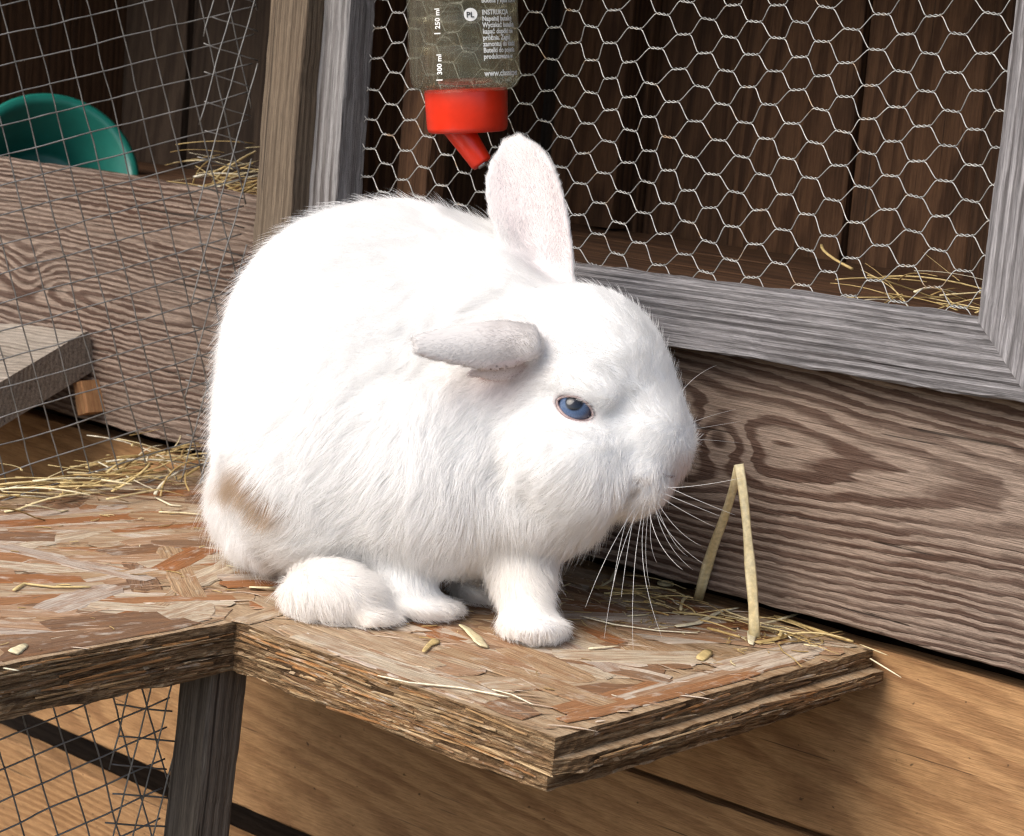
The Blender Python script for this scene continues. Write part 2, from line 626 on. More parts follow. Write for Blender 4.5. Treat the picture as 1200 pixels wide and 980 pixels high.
# ------------------------------------------------------------------ platform of strand board
def pin(poly, x, y):
    c = False
    n = len(poly)
    for i in range(n):
        x1, y1 = poly[i]
        x2, y2 = poly[(i + 1) % n]
        if (y1 > y) != (y2 > y) and x < (x2 - x1) * (y - y1) / (y2 - y1) + x1:
            c = not c
    return c


q = NT('strand_board_face')
co = q.obj()
n1 = q.noise(q.map(co, (18, 90, 40), rot=(0, 0, .5)), 1, 4, .6)
n2 = q.noise(q.map(co, (160, 900, 300), rot=(0, 0, .5)), 1, 4, .6)
c = q.ramp(n1, [(.25, (.13, .075, .035)), (.42, (.31, .20, .11)), (.6, (.42, .305, .19)), (.75, (.27, .14, .065))])
c = q.mix(1.0, c, q.ramp(n2, [(.3, (.55,) * 3), (.6, (1.05,) * 3)]), 'MULTIPLY')
q.bsdf(c, .8, q.bump(n2, .7, .001), Specular_IOR_Level=.2)
M_OSB = q.mat

q = NT('strand_board_edge')
co = q.obj()
x, y, z = q.sep(co)
lam = q.noise(q.map(co, (26, 26, 760)), 1, 6, .72, .5)
lam2 = q.noise(q.map(co, (120, 120, 1500), (3, 3, 1)), 1, 4, .65)
pat = q.noise(q.map(co, (35, 35, 120), (7, 1, 4)), 1, 4, .6)
c = q.ramp(lam, [(.30, (.05, .026, .012)), (.42, (.20, .115, .055)), (.53, (.38, .235, .12)), (.63, (.50, .36, .21)), (.75, (.28, .13, .05))])
c = q.mix(1.0, c, q.ramp(lam2, [(.32, (.45,) * 3), (.62, (1.2,) * 3)]), 'MULTIPLY')
c = q.mix(q.ramp(pat, [(.5, (0, 0, 0)), (.68, (.8, .8, .8))]), c, (.07, .04, .022))
q.bsdf(c, .85, q.bump(q.m('ADD', lam, q.m('MULTIPLY', lam2, .7)), 1.0, .0035), Specular_IOR_Level=.15)
M_EDGE = q.mat


def strand_mat(name, stops, rust):
    q = NT(name)
    co = q.obj()
    rnd = q.rand()
    off = q.comb(q.m('MULTIPLY', rnd, 13.7), q.m('MULTIPLY', rnd, 5.1), 0.0)
    va = q.node('ShaderNodeVectorMath', operation='ADD')
    q.put(va.inputs[0], co); q.put(va.inputs[1], off)
    vv = va.outputs[0]
    fib = q.noise(q.map(vv, (16, 620, 200)), 1, 5, .72)
    fine = q.noise(q.map(vv, (60, 1500, 300), (2, 4, 1)), 1, 3, .6)
    blo = q.noise(q.map(vv, (26, 130, 60), (3, 1, 2)), 1, 5, .68)
    blo2 = q.noise(q.map(vv, (40, 90, 60), (9, 5, 2)), 1, 5, .7)
    c = q.ramp(rnd, stops, 'CONSTANT')
    c = q.mix(1.0, c, q.ramp(fib, [(.27, (.30, .25, .21)), (.44, (.78, .74, .70)), (.58, (1.0, .99, .97)), (.74, (1.3, 1.3, 1.28))]), 'MULTIPLY')
    c = q.mix(.6, c, q.ramp(fine, [(.3, (.55,) * 3), (.6, (1.12,) * 3)]), 'MULTIPLY')
    c = q.mix(q.ramp(blo, [(.46, (0, 0, 0)), (.66, (.75, .75, .75))]), c, rust)
    c = q.mix(q.ramp(blo2, [(.54, (0, 0, 0)), (.70, (.6, .6, .6))]), c, (.58, .52, .43))
    q.bsdf(c, .78, q.bump(q.m('ADD', fib, q.m('MULTIPLY', fine, .5)), .9, .0012), Specular_IOR_Level=.25)
    return q.mat


M_STRAND = strand_mat('wood_strand', [(0.0, (.42, .285, .165)), (.14, (.55, .46, .34)), (.27, (.25, .15, .088)), (.38, (.47, .355, .235)), (.50, (.33, .135, .048)), (.59, (.42, .27, .165)), (.69, (.60, .51, .41)), (.80, (.20, .115, .066)), (.89, (.37, .18, .08)), (.95, (.50, .42, .35))], (.24, .115, .05))
M_EDGESTRAND = strand_mat('edge_strand', [(0.0, (.40, .25, .12)), (.2, (.22, .125, .06)), (.4, (.52, .37, .21)), (.6, (.30, .17, .075)), (.8, (.42, .21, .08))], (.09, .05, .025))

plat = tag(empty('platform', (-.18, -.12, -.0285)), 'weathered L-shaped strand board platform the white rabbit sits on', 'platform')
POLY = [(-.366, .006), (.236, .006), (.236, -.2815), (-.006, -.2745), (-.003, -.66), (-.30, -.66), (-.322, -.2135)]


def board_layer(name, poly, ztop, zbot, seed, fray, mat_edge=True):
    """board with a subdivided, slightly frayed edge"""
    ring = []
    n = len(poly)
    for i in range(n):
        a, b = np.array(poly[i]), np.array(poly[(i + 1) % n])
        L = np.linalg.norm(b - a)
        m_ = max(2, int(L / .004))
        nrm = np.array([-(b - a)[1], (b - a)[0]]) / L      # polygon runs clockwise seen from above -> outward
        for k in range(m_):
            p = a + (b - a) * k / m_
            e = 0 if k == 0 else 1
            ring.append((p, nrm, i, L * k / m_, e))
    levels = [(ztop, .0), (ztop - .0006, .25), (ztop - (ztop - zbot) * .35, 1), (ztop - (ztop - zbot) * .68, 1), (zbot + .0006, .6), (zbot, .3)]
    V, F = [], []
    nr = len(ring)
    for li, (z, w) in enumerate(levels):
        for (p, nrm, i, s, e) in ring:
            d = fray * (.4 + .6 * w) * float(vnoise(s * 130 + i * 17, seed + li * 3) + .7 * vnoise(s * 420, seed + li * 7 + i)) * e
            pp = p + nrm * d
            zz = z + (fray * .35 * float(vnoise(s * 90, seed + 50 + i)) if li in (0, 1) else 0) + (fray * 1.2 * float(vnoise(s * 60, seed + 80 + i)) if li >= 4 else 0)
            V.append((pp[0], pp[1], zz))
    for li in range(len(levels) - 1):
        for k in range(nr):
            k2 = (k + 1) % nr
            F.append((li * nr + k, li * nr + k2, (li + 1) * nr + k2, (li + 1) * nr + k))
    F.append(tuple(reversed(range(nr))))
    F.append(tuple((len(levels) - 1) * nr + k for k in range(nr)))
    me = mesh(name, V, F)
    import bmesh
    bm = bmesh.new(); bm.from_mesh(me); bmesh.ops.recalc_face_normals(bm, faces=bm.faces); bm.to_mesh(me); bm.free()
    me.materials.append(M_OSB)
    me.materials.append(M_EDGE)
    for p in me.polygons:
        p.material_index = 0 if abs(p.normal.z) > .8 else 1
    return link(name, me, None, plat)


board_layer('upper_board', POLY, 0.0, -.0108, 3, .0008)
POLY2 = [(-.366, .006), (.2445, .006), (.2425, -.262), (.2365, -.2822), (-.0063, -.2752), (-.0033, -.66), (-.30, -.66), (-.322, -.2135)]
board_layer('middle_board', POLY2, -.0110, -.0185, 9, .0013)
POLY3 = [(-.366, .006), (.18, .006), (.232, -.018), (.2335, -.2818), (-.0058, -.2748), (-.0028, -.66), (-.30, -.66), (-.322, -.2135)]
board_layer('lower_board', POLY3, -.0187, -.0287, 17, .0011)

# strands pressed into the face: separate thin flakes
strand_meshes = []
for k in range(14):
    n = 9
    L, W = 1.0, 1.0
    top, bot = [], []
    xs = np.linspace(-.5, .5, n)
    up_e = .5 - .10 * rng.random(n) - np.where(np.abs(xs) > .45, .22 * rng.random(n), 0)
    dn_e = -.5 + .10 * rng.random(n) + np.where(np.abs(xs) > .45, .22 * rng.random(n), 0)
    ex0 = rng.uniform(-.03, .03, 4)
    V, F = [], []
    for i in range(n):
        V += [(xs[i] + (ex0[0] if i == 0 else 0), up_e[i], 0), (xs[i], up_e[i] * .9, 1), (xs[i] + (ex0[1] if i in (0, n - 1) else 0), 0, 1.12), (xs[i], dn_e[i] * .9, 1), (xs[i] + (ex0[2] if i == n - 1 else 0), dn_e[i], 0)]
    for i in range(n - 1):
        for j in range(4):
            F.append((i * 5 + j, i * 5 + j + 1, (i + 1) * 5 + j + 1, (i + 1) * 5 + j))
    F.append((0, 1, 2, 3, 4)); F.append(tuple((n - 1) * 5 + j for j in reversed(range(5))))
    strand_meshes.append((V, F))


def make_strand_mesh(k, L, W, T):
    V, F = strand_meshes[k]
    me = mesh('wood_strand', [(v[0] * L, v[1] * W, v[2] * T) for v in V], F)
    import bmesh
    bm = bmesh.new(); bm.from_mesh(me); bmesh.ops.recalc_face_normals(bm, faces=bm.faces); bm.to_mesh(me); bm.free()
    me.materials.append(M_STRAND)
    return me


lib = []
for k in range(14):
    L = random.choice([.07, .09, .11, .13, .16])
    W = random.choice([.012, .016, .022, .028])
    lib.append((make_strand_mesh(k, L, W, random.uniform(.0004, .0007)), L, W))
n_st = 0
tries = 0
while n_st < 262 and tries < 9000:
    tries += 1
    me, L, W = lib[random.randrange(14)]
    x, y = random.uniform(-.36, .236), random.uniform(-.55, .0)
    if y < -.42 and random.random() < .6:
        continue
    near_right = x > .0
    ang = random.gauss(math.radians(66) if not near_right else math.radians(20), .38) if random.random() < .8 else random.uniform(0, math.pi)
    ca, sa = math.cos(ang), math.sin(ang)
    if not all(pin(POLY, x + ca * L * .5 * s + -sa * W * .5 * t, y + sa * L * .5 * s + ca * W * .5 * t) for s in (-1, -.5, 0, .5, 1) for t in (-1, 1)):
        continue
    o = link('wood_strand', me, None, plat)
    o.location = (x, y, -.0002 + .0007 * random.random())
    o.rotation_euler = (random.gauss(0, .006), random.gauss(0, .003), ang)
    n_st += 1

# a border of strands running along the sawn edges
for (a, b, cnt, inw) in (((.0, -.2745), (.232, -.2812), 9, (0, 1)), ((.232, -.278), (.232, -.01), 9, (-1, 0)), ((-.005, -.50), (-.008, -.28), 6, (-1, 0))):
    a, b = np.array(a), np.array(b)
    for k in range(cnt):
        me, L, W = lib[random.randrange(14)]
        ln_ = np.linalg.norm(b - a)
        t = random.uniform(L * .5 / ln_, 1 - L * .5 / ln_) if ln_ > L else .5
        p = a + (b - a) * t + np.array(inw) * (W * .5 + .0012 + random.random() * .004)
        o = link('wood_strand', me, None, plat)
        o.location = (p[0], p[1], -.0001 + .0006 * random.random())
        o.rotation_euler = (0, 0, math.atan2(*(b - a)[::-1]) + random.gauss(0, .02))

# torn fibres and splinters standing out of the weathered face
V, F, MI = [], [], []
cn = 0
while cn < 900:
    x, y = random.uniform(-.36, .236), random.uniform(-.5, .004)
    if not pin(POLY, x, y) or (y < -.40 and random.random() < .6):
        continue
    a = random.gauss(math.radians(66) if x < 0 else math.radians(20), .42)
    L = random.uniform(.004, .026)
    w = random.uniform(.00025, .0011)
    n0 = len(V)
    tube_data(straw_pts((x, y, .0007), (math.cos(a), math.sin(a), random.gauss(0, .012)), L, .12, .03, 4), np.array([.4, 1, .9, .2]) * w, 4, V, F, .35)
    cn += 1
me = mesh('splinters', V, F)
aa = me.attributes.new('tone', 'FLOAT', 'POINT')
aa.data.foreach_set('value', np.repeat(rng.random(len(V) // 16), 16).astype(np.float32))
q = NT('splinter')
q.bsdf(q.ramp(q.node('ShaderNodeAttribute', attribute_name='tone').outputs['Fac'], [(0, (.16, .09, .045)), (.3, (.33, .20, .11)), (.5, (.45, .33, .23)), (.75, (.56, .46, .36)), (.9, (.36, .17, .07)), (1, (.62, .55, .47))]), .8)
me.materials.append(q.mat)
link('splinters', me, None, plat)['kind'] = 'stuff'

# torn strands showing along the sawn edges
edges = [((-.006, -.2748), (.236, -.2818), 110, (-.029, -1), (-.027, -.002)), ((.2435, -.262), (.2445, .004), 34, (1, 0), (-.0175, -.0115)), ((.2358, -.280), (.2362, .0), 14, (1, 0), (-.009, -.002)), ((-.0038, -.56), (-.0060, -.276), 62, (1, 0), (-.027, -.002))]
for (a, b, cnt, nr, zr) in edges:
    a, b = np.array(a), np.array(b)
    dd = (b - a) / np.linalg.norm(b - a)
    for k in range(cnt):
        L = random.uniform(.018, .07)
        hgt = random.uniform(.0006, .0018)
        t = random.uniform(.02, .98)
        p = a + (b - a) * t
        if np.linalg.norm(p - a) < L * .5 or np.linalg.norm(p - b) < L * .5:
            continue
        V, F = strand_meshes[random.randrange(14)]
        me = mesh('edge_strand', [(v[0] * L, v[1] * hgt, v[2] * random.uniform(.0004, .0010)) for v in V], F)
        me.materials.append(M_EDGESTRAND)
        xa = Vector((dd[0], dd[1], random.uniform(-.06, .06))).normalized()
        za = Vector((nr[0], nr[1], 0))
        ya = za.cross(xa).normalized()
        za = xa.cross(ya)
        link('edge_strand', me, None, plat, None).matrix_basis = basis(xa, ya, za, (p[0] + nr[0] * .0002, p[1] + nr[1] * .0002, random.uniform(*zr)))

# leg and cleats under the platform
for (xc, yc, lean, nm, mt) in ((-.028, -.282, .072, 'leg', M_LEG), (-.028, -.60, 0, 'leg', M_LEG), (-.29, -.60, 0, 'leg', M_LEG)):
    me = plank_mesh('leg', .540, .028, .027, nx=60, seed=60 + int(yc * 100))
    up = Vector((math.sin(lean), 0, math.cos(lean)))
    sd = Vector((-math.cos(lean), 0, math.sin(lean)))
    link(nm, me, mt, plat, basis(up, sd, up.cross(sd), Vector((xc + .014, yc, -.0285)) - up * .540))

# ------------------------------------------------------------------ welded wire panels
def wire_panel(name, label, origin, hdir, W, z0, z1, rot, pitch, clip_right, extra):
    root = tag(empty(name, (origin[0], origin[1], z0)), label, 'wire mesh', 'welded wire mesh panels of the pens')
    hd = np.array([hdir[0], hdir[1], 0.0])
    nr = np.array([-hd[1], hd[0], 0.0])
    o = np.array([origin[0], origin[1], 0.0])

    def emit(p0, d, lo, hi, seed, push=0.0, rad=.00054, bow=.0006):
        # clip the straight wire to the panel rectangle
        pts = []
        s = np.linspace(lo, hi, 400)
        P = p0[None] + d[None] * s[:, None]
        ok = (P[:, 0] >= -W) & (P[:, 0] <= clip_right) & (P[:, 1] >= z0) & (P[:, 1] <= z1)
        if ok.sum() < 6:
            return
        s = np.linspace(s[ok][0], s[ok][-1], max(4, int((s[ok][-1] - s[ok][0]) / .006)))
        P = p0[None] + d[None] * s[:, None]
        w = bow * (vnoise(s * 38, seed) + .5 * vnoise(s * 90, seed + 3))
        w2 = bow * vnoise(s * 30 + 5, seed + 9)
        dp = np.array([-d[1], d[0]])
        P = P + dp[None] * w[:, None]
        Q = o[None] + hd[None] * P[:, :1] + np.array([0, 0, 1.0])[None] * P[:, 1:2] + nr[None] * (w2 + push + .002 * np.sin(P[:, 0] * 17) * np.cos(P[:, 1] * 9))[:, None]
        V, F = tube_data(Q, rad, 6)
        link('wire', mesh('wire', V, F, True), M_WELD, root)
    c, s_ = math.cos(rot), math.sin(rot)
    u, v = np.array([c, s_]), np.array([-s_, c])
    N = 60
    for k in range(-N, N):
        emit(v * (k * pitch), u, -1.2, 1.2, k)
        emit(u * (k * pitch * 1.02), v, -1.2, 1.2, k + 200, .0011)
    # the folded-over second layer along the edge that is nailed to the post
    r2 = rot + extra
    c, s_ = math.cos(r2), math.sin(r2)
    u, v = np.array([c, s_]), np.array([-s_, c])
    Wk = W
    W = .042
    for k in range(-N, N):
        emit(v * (k * pitch + .007), u, -1.2, 1.2, k + 400, -.005)
        emit(u * (k * pitch * .75 + .004), v, -1.2, 1.2, k + 600, -.006)
    return root


b = math.radians(70)
wire_panel('wire_panel', 'square welded wire mesh above the platform, fixed to the brown post', (-.305, -.02), (math.cos(b), math.sin(b)), .46, -.06, .66, math.radians(17), .0195, .0, math.radians(-30))
b = math.radians(74)
wire_panel('wire_panel', 'square welded wire mesh below the platform, fixed to the dark leg', (-.052, -.276), (math.cos(b), math.sin(b)), .36, -.55, -.030, math.radians(18), .0172, .0, math.radians(-30))

# ------------------------------------------------------------------ step in the other pen
st = tag(empty('step_board', (-.55, -.06, .03)), 'old grey wooden step fixed to the plank behind the wire mesh', 'step')
P1 = Vector(on(103, 388, 1, -.006))
P0 = Vector(on(-60, 484, 1, -.150))
ya = (P1 - P0).normalized()
xa = Vector((1, 0, 0))
za = xa.cross(ya).normalized()
xa = ya.cross(za)
Wd = (P1 - P0).length
link('tread', plank_mesh('tread', .40, Wd, .032, nx=50, seed=71, rough=.0016, bev=.003), M_RAMP, st, basis(xa, ya, za, P0 - xa * .40))
link('bracket', plank_mesh('bracket', .026, .013, .02, nx=6, seed=72), M_ORANGE, st, basis(Vector((.35, -.0, -.93)).normalized(), Vector((.93, 0, .35)), NY, Vector(on(84, 450, 1, -.018))))

# ------------------------------------------------------------------ bowl
bc = on(62, 204, 1, .125)
rB = .072
bowl = lathe('bowl', [(.0, .0), (rB * .62, .0), (rB * .70, .006), (rB * .96, .060), (rB * 1.04, .066), (rB * 1.06, .062), (rB * 1.09, .062), (rB * 1.09, .068), (rB * 1.04, .0715), (rB * .94, .067), (rB * .66, .0075), (rB * .6, .004), (0, .004)], 96)
bo = tag(link('bowl', bowl, plain('teal_plastic', (.012, .16, .125), .33)), 'teal green plastic bowl tipped inside the dark hutch', 'bowl')
bn = (Vector(CP) - Vector(bc)).normalized()
bn = (bn + Vector((.55, -.1, .70))).normalized()
bo.matrix_basis = Matrix.Translation(Vector(bc) - bn * .066) @ bn.to_track_quat('Z', 'Y').to_matrix().to_4x4()

# ------------------------------------------------------------------ straw
q = NT('straw')
co = q.obj()
att = q.node('ShaderNodeAttribute', attribute_name='tone').outputs['Fac']
f1 = q.noise(q.map(co, (300, 300, 300)), 1, 3, .6)
tone = q.m('ADD', att, q.m('MULTIPLY', q.rand(), .0))
c = q.ramp(tone, [(0, (.22, .13, .055)), (.3, (.45, .31, .12)), (.6, (.60, .46, .21)), (.85, (.74, .64, .40)), (1, (.80, .74, .58))])
c = q.mix(1.0, c, q.ramp(f1, [(.3, (.75,) * 3), (.65, (1.1,) * 3)]), 'MULTIPLY')
q.bsdf(c, .5, Specular_IOR_Level=.35)
M_STRAW = q.mat


def set_tone(me, vals):
    a = me.attributes.new('tone', 'FLOAT', 'POINT')
    a.data.foreach_set('value', np.asarray(vals, np.float32))


def straw_heap(name, label, count, place, zf, cat='straw'):
    V, F, T = [], [], []
    for k in range(count):
        p, d, L = place(k)
        pts = straw_pts(p, d, L, .25, random.uniform(0, .25), 7)
        pts[:, 2] = np.maximum(pts[:, 2], zf + .0012)
        n0 = len(V)
        tube_data(pts, np.linspace(1, .75, 7) * random.uniform(.0005, .0016), 5, V, F, random.uniform(.2, .7))
        T += [min(1, max(0, random.gauss(.5, .27)))] * (len(V) - n0)
    me = mesh(name, V, F, True)
    set_tone(me, T)
    return tag(link(name, me, M_STRAW), label, cat, kind='stuff')


def heap_left(k):
    t = random.random()
    u = 250 * t ** .8
    v = 592 - .17 * u + random.gauss(0, 13)
    p = on(u, v, 2, .0)
    h = abs(random.gauss(0, .008)) * (.4 + t)
    a = random.gauss(math.radians(75), .75)
    tl = random.gauss(.05, .16)
    return np.array([p[0], p[1], .003 + h]), np.array([math.cos(a) * math.cos(tl), math.sin(a) * math.cos(tl), math.sin(tl)]), random.uniform(.02, .085)


straw_heap('straw_heap', 'tangled golden straw along the back of the platform under the wire mesh', 105, heap_left, .0005)


def heap_hutch_r(k):
    p = np.array([random.gauss(.225, .045), random.gauss(.075, .03), .196 + abs(random.gauss(0, .013))])
    p[1] = max(p[1], .035)
    a = random.uniform(0, math.pi)
    tl = random.gauss(0, .25)
    return p, np.array([math.cos(a) * math.cos(tl), math.sin(a) * math.cos(tl), math.sin(tl)]), random.uniform(.03, .085)


straw_heap('straw_bedding', 'straw bedding on the hutch floor behind the hexagonal wire', 34, heap_hutch_r, .193)


def heap_hutch_l(k):
    p = np.array([random.gauss(-.43, .035), random.gauss(.10, .035), .197 + abs(random.gauss(0, .02))])
    p[1] = max(p[1], .04)
    a = random.uniform(-.4, 1.2)
    tl = random.gauss(.15, .2)
    return p, np.array([math.cos(a) * math.cos(tl), math.sin(a) * math.cos(tl), math.sin(tl)]), random.uniform(.03, .08)


straw_heap('straw_bedding', 'straw bedding beside the teal bowl in the dark hutch', 60, heap_hutch_l, .193)


def straw_px(uv, r0, r1, flat, tone, label, zs=None, n_sub=4, group=None, name='straw'):
    """one loose straw lying on the platform through picture points (z given per point)"""
    pts = []
    for i, (u, v) in enumerate(uv):
        z = .0022 if zs is None else zs[i]
        pts.append(on(u, v, 2, z))
    pts = np.array(pts)
    t = np.linspace(0, len(pts) - 1, (len(pts) - 1) * n_sub + 1)
    P = np.stack([np.interp(t, range(len(pts)), pts[:, k]) for k in range(3)], 1)
    rr_ = np.linspace(r0, r1, len(P)) * (1 + .18 * vnoise(np.arange(len(P)) * .8, int(uv[0][0])))
    rr_[0] *= .7
    rr_[-1] *= .6
    V, F = tube_data(P, rr_, 6, None, None, flat * (.5 if max(r0, r1) > .0018 else .9))
    me = mesh(name, V, F, True)
    set_tone(me, [tone] * len(V))
    return tag(link(name, me, M_STRAW), label, 'straw', group)


GL = 'loose straw bits on the platform'
straw_px([(680, 722), (720, 732), (770, 739), (818, 742)], .0011, .0008, .5, .95, 'long pale straw lying right of the front paw', group=GL)
straw_px([(792, 734), (818, 730), (845, 716), (866, 712)], .0021, .0011, .35, .9, 'pale bent straw lying beside the standing folded straw', group=GL)
straw_px([(443, 792), (480, 800), (540, 806), (597, 817)], .0009, .0011, .5, .95, 'long thin pale straw along the front edge of the platform', group=GL)
straw_px([(577, 808), (600, 814), (625, 826)], .001, .0007, .5, .97, 'short pale straw touching the long one at the front edge', group=GL)
straw_px([(908, 722), (940, 733), (972, 744), (1000, 752)], .0017, .0014, .8, .42, 'yellow hollow straw along the wall at the platform end', group=GL)
straw_px([(886, 753), (905, 750), (932, 742)], .0022, .0016, .4, .38, 'short golden flattened straw near the foot of the folded straw', group=GL)
straw_px([(884, 733), (910, 727), (936, 719)], .0015, .0012, .3, .85, 'pale crumpled straw leaning between folded straw and wall', zs=[.003, .005, .004], group=GL)
straw_px([(912, 755), (918, 764), (930, 772), (940, 782)], .0006, .0005, .6, .3, 'thin curled brown straw near the platform end', group=GL)
straw_px([(1010, 756), (1040, 768)], .0028, .0022, .25, .8, 'broad pale wood chip overhanging the platform end', group=GL)
straw_px([(1020, 772), (1056, 794)], .0009, .0006, .6, .92, 'thin pale straw sticking out past the platform end', zs=[.0, -.004], group=GL)
straw_px([(543, 733), (556, 744), (567, 758)], .0052, .0050, .22, .82, 'broad pale straw piece lying between the front paws', group=GL)
straw_px([(496, 764), (503, 756), (513, 750)], .0012, .0026, .4, .45, 'small golden husk in front of the hind foot', group=GL)
straw_px([(292, 688), (322, 689)], .0030, .0028, .3, .85, 'pale flat straw piece behind the hind foot', group=GL)
straw_px([(16, 692), (28, 684), (62, 688), (107, 688)], .0013, .0010, .6, .6, 'bent straw lying alone on the left of the platform', group=GL)
straw_px([(820, 773), (832, 762)], .0030, .0026, .3, .55, 'small straw chip lying near the sawn end of the platform', group=GL)
straw_px([(882, 738), (880, 755)], .0030, .0028, .4, .9, 'stubby pale straw end under the folded straw', group=GL)
straw_px([(186, 600), (212, 601), (236, 603)], .0012, .0009, .6, .85, 'thin pale straw behind the rabbit by the straw heap', group=GL)
straw_px([(182, 583), (200, 592), (213, 593)], .0011, .0009, .6, .93, 'whitish straw splinter beside the straw heap', group=GL)
straw_px([(815, 690), (850, 678), (870, 690)], .0009, .0008, .5, .6, 'thin straw crossing behind the foot of the folded straw', group=GL)
straw_px([(735, 722), (760, 720)], .0010, .0008, .5, .8, 'short straw splinter below the rabbit whiskers', group=GL)
straw_px([(700, 690), (716, 680), (722, 668)], .0012, .0008, .5, .75, 'short straw bit under the rabbit chin', group=GL)
straw_px([(690, 760), (725, 757)], .0014, .0010, .3, .9, 'pale wood splinter right of the front paw', group=GL)
straw_px([(5, 783), (22, 786)], .0022, .0018, .3, .93, 'pale chip on the left front edge of the platform', group=GL)
straw_px([(15, 765), (31, 755)], .0038, .0020, .3, .85, 'small pale husk near the left front edge of the platform', group=GL)
# tiny litter nobody would count
V, F, T = [], [], []
for k in range(300):
    x, y = random.uniform(-.33, .22), random.uniform(-.45, -.01)
    if random.random() < .55:
        x, y = random.uniform(.02, .22), -abs(random.gauss(0, .05)) - .008
    if not pin(POLY, x, y):
        continue
    a = random.uniform(0, math.pi)
    L = random.uniform(.002, .012)
    n0 = len(V)
    tube_data(straw_pts((x, y, .0016), (math.cos(a), math.sin(a), random.gauss(0, .05)), L, .3, .05, 4), random.uniform(.0003, .0007), 4, V, F, .5)
    T += [min(1, max(0, random.gauss(.35, .3)))] * (len(V) - n0)
me = mesh('straw_litter', V, F)
set_tone(me, T)
tag(link('straw_litter', me, M_STRAW), 'fine straw crumbs and splinters scattered over the platform', 'straw', kind='stuff')

# seed husk ring
V, F = [], []
pc = on(780, 684, 2, .0015)
ang = np.linspace(0, 2 * math.pi, 17)
tube_data(np.stack([pc[0] + .0042 * np.cos(ang), pc[1] + .0042 * np.sin(ang), pc[2] + 0 * ang], 1), .0013, 6, V, F)
me = mesh('straw_ring', V, F, True)
set_tone(me, [.75] * len(V))
tag(link('straw_ring', me, M_STRAW), 'cut ring of hollow straw lying below the rabbit chin', 'straw')

# folded straw standing against the plank
A_, B_, C_ = on(818, 704, 2, .002), on(866, 546, 1, -.035), on(884, 748, 2, .001)
V, F = [], []
pts = [A_ + (B_ - A_) * t + np.array([0, 0, .004 * math.sin(t * 6)]) for t in np.linspace(0, 1, 10)]
tube_data(pts, np.linspace(.0033, .0028, 10) * (1 + .15 * vnoise(np.arange(10) * .9, 4)), 8, V, F, .35, ref=(.65, -.75, .1))
pts = [B_ + (C_ - B_) * t + np.array([.002 * math.sin(t * 3.1), 0, .0015 * math.sin(t * 9)]) for t in np.linspace(-.01, 1, 12)]
tube_data(pts, np.linspace(.0026, .0034, 12) * (1 + .2 * vnoise(np.arange(12) * .8, 8)), 8, V, F, .3, ref=(.65, -.75, .1))
me = mesh('folded_straw', V, F, True)
set_tone(me, [.68 + .2 * random.random() for _ in V])
tag(link('folded_straw', me, M_STRAW), 'tall straw folded into an upside-down V standing on the platform', 'straw')

def scraps(k):
    x = random.uniform(.07, .225)
    y = -abs(random.gauss(.012, .022)) - .004
    a = random.gauss(.15, .6)
    tl = random.gauss(.04, .10)
    return np.array([x, y, .002 + abs(random.gauss(0, .003))]), np.array([math.cos(a) * math.cos(tl), math.sin(a) * math.cos(tl), math.sin(tl)]), random.uniform(.008, .04)


straw_heap('straw_scraps', 'thin straw scraps gathered along the plank near the folded straw', 46, scraps, .0006)

# little screw eye in the post behind the rabbit
V, F = [], []
pc = on(303, 316, 1, -.0335)
ang = np.linspace(0, 2 * math.pi, 19)
tube_data(np.stack([pc[0] + .0042 * np.cos(ang), pc[1] - .001 + 0 * ang, pc[2] + .0048 * np.sin(ang)], 1), .0011, 8, V, F, ref=(0, 1, 0))
tube_data([pc + np.array([0, .006, -.0045]), pc + np.array([0, -.001, -.0045])], .0011, 8, V, F)
link('screw_eye', mesh('screw_eye', V, F, True), plain('brass_wire', (.55, .42, .26), .4, Metallic=.3), hutch)

# ------------------------------------------------------------------ water bottle
BX, BY, BZ = on(546, 108, 1, -.048)
bot = tag(empty('water_bottle', (BX, BY, BZ)), 'clear plastic drinker bottle with red cap hanging on the hexagonal wire', 'water bottle')
bm4 = Matrix.Translation((BX, BY, BZ)) @ Matrix.Rotation(math.radians(-7.0), 4, Vector(VM[2]))
q = NT('clear_plastic')
co = q.obj()
hz = q.noise(q.map(co, (40, 40, 25)), 1, 5, .65)
gl = q.node('ShaderNodeBsdfGlass')
gl.inputs['Roughness'].default_value = .03
gl.inputs['IOR'].default_value = 1.45
gl.inputs['Color'].default_value = (.985, .985, .955, 1)
tr = q.node('ShaderNodeBsdfTransparent')
tr.inputs['Color'].default_value = (.97, .97, .93, 1)
df = q.node('ShaderNodeBsdfDiffuse')
df.inputs['Color'].default_value = (.62, .60, .44, 1)
mx0 = q.node('ShaderNodeMixShader')
mx0.inputs[0].default_value = .72
q.t.links.new(gl.outputs[0], mx0.inputs[1]); q.t.links.new(tr.outputs[0], mx0.inputs[2])
mx = q.node('ShaderNodeMixShader')
q.put(mx.inputs[0], q.lin(hz, .35, .75, .015, .07))
q.t.links.new(mx0.outputs[0], mx.inputs[1]); q.t.links.new(df.outputs[0], mx.inputs[2])
q.t.links.new(mx.outputs[0], q.out.inputs[0])
M_CLEAR = q.mat
RB, HB, t_ = .0352, .17, .0011
prof = [(.024, -.001), (RB * .80, .0005), (RB * .93, .003), (RB * .985, .007), (RB, .013)]
for k in range(7):
    z = .030 + k * .0185
    prof += [(RB, z - .0016), (RB - .0004, z), (RB, z + .0016)]
prof += [(RB, HB - .012), (RB * .97, HB - .005), (RB * .85, HB), (.0, HB)]
inner = [(max(0, r - t_), z - (t_ if z > HB - .002 else 0) + (t_ if z < .004 else 0)) for r, z in reversed(prof)]
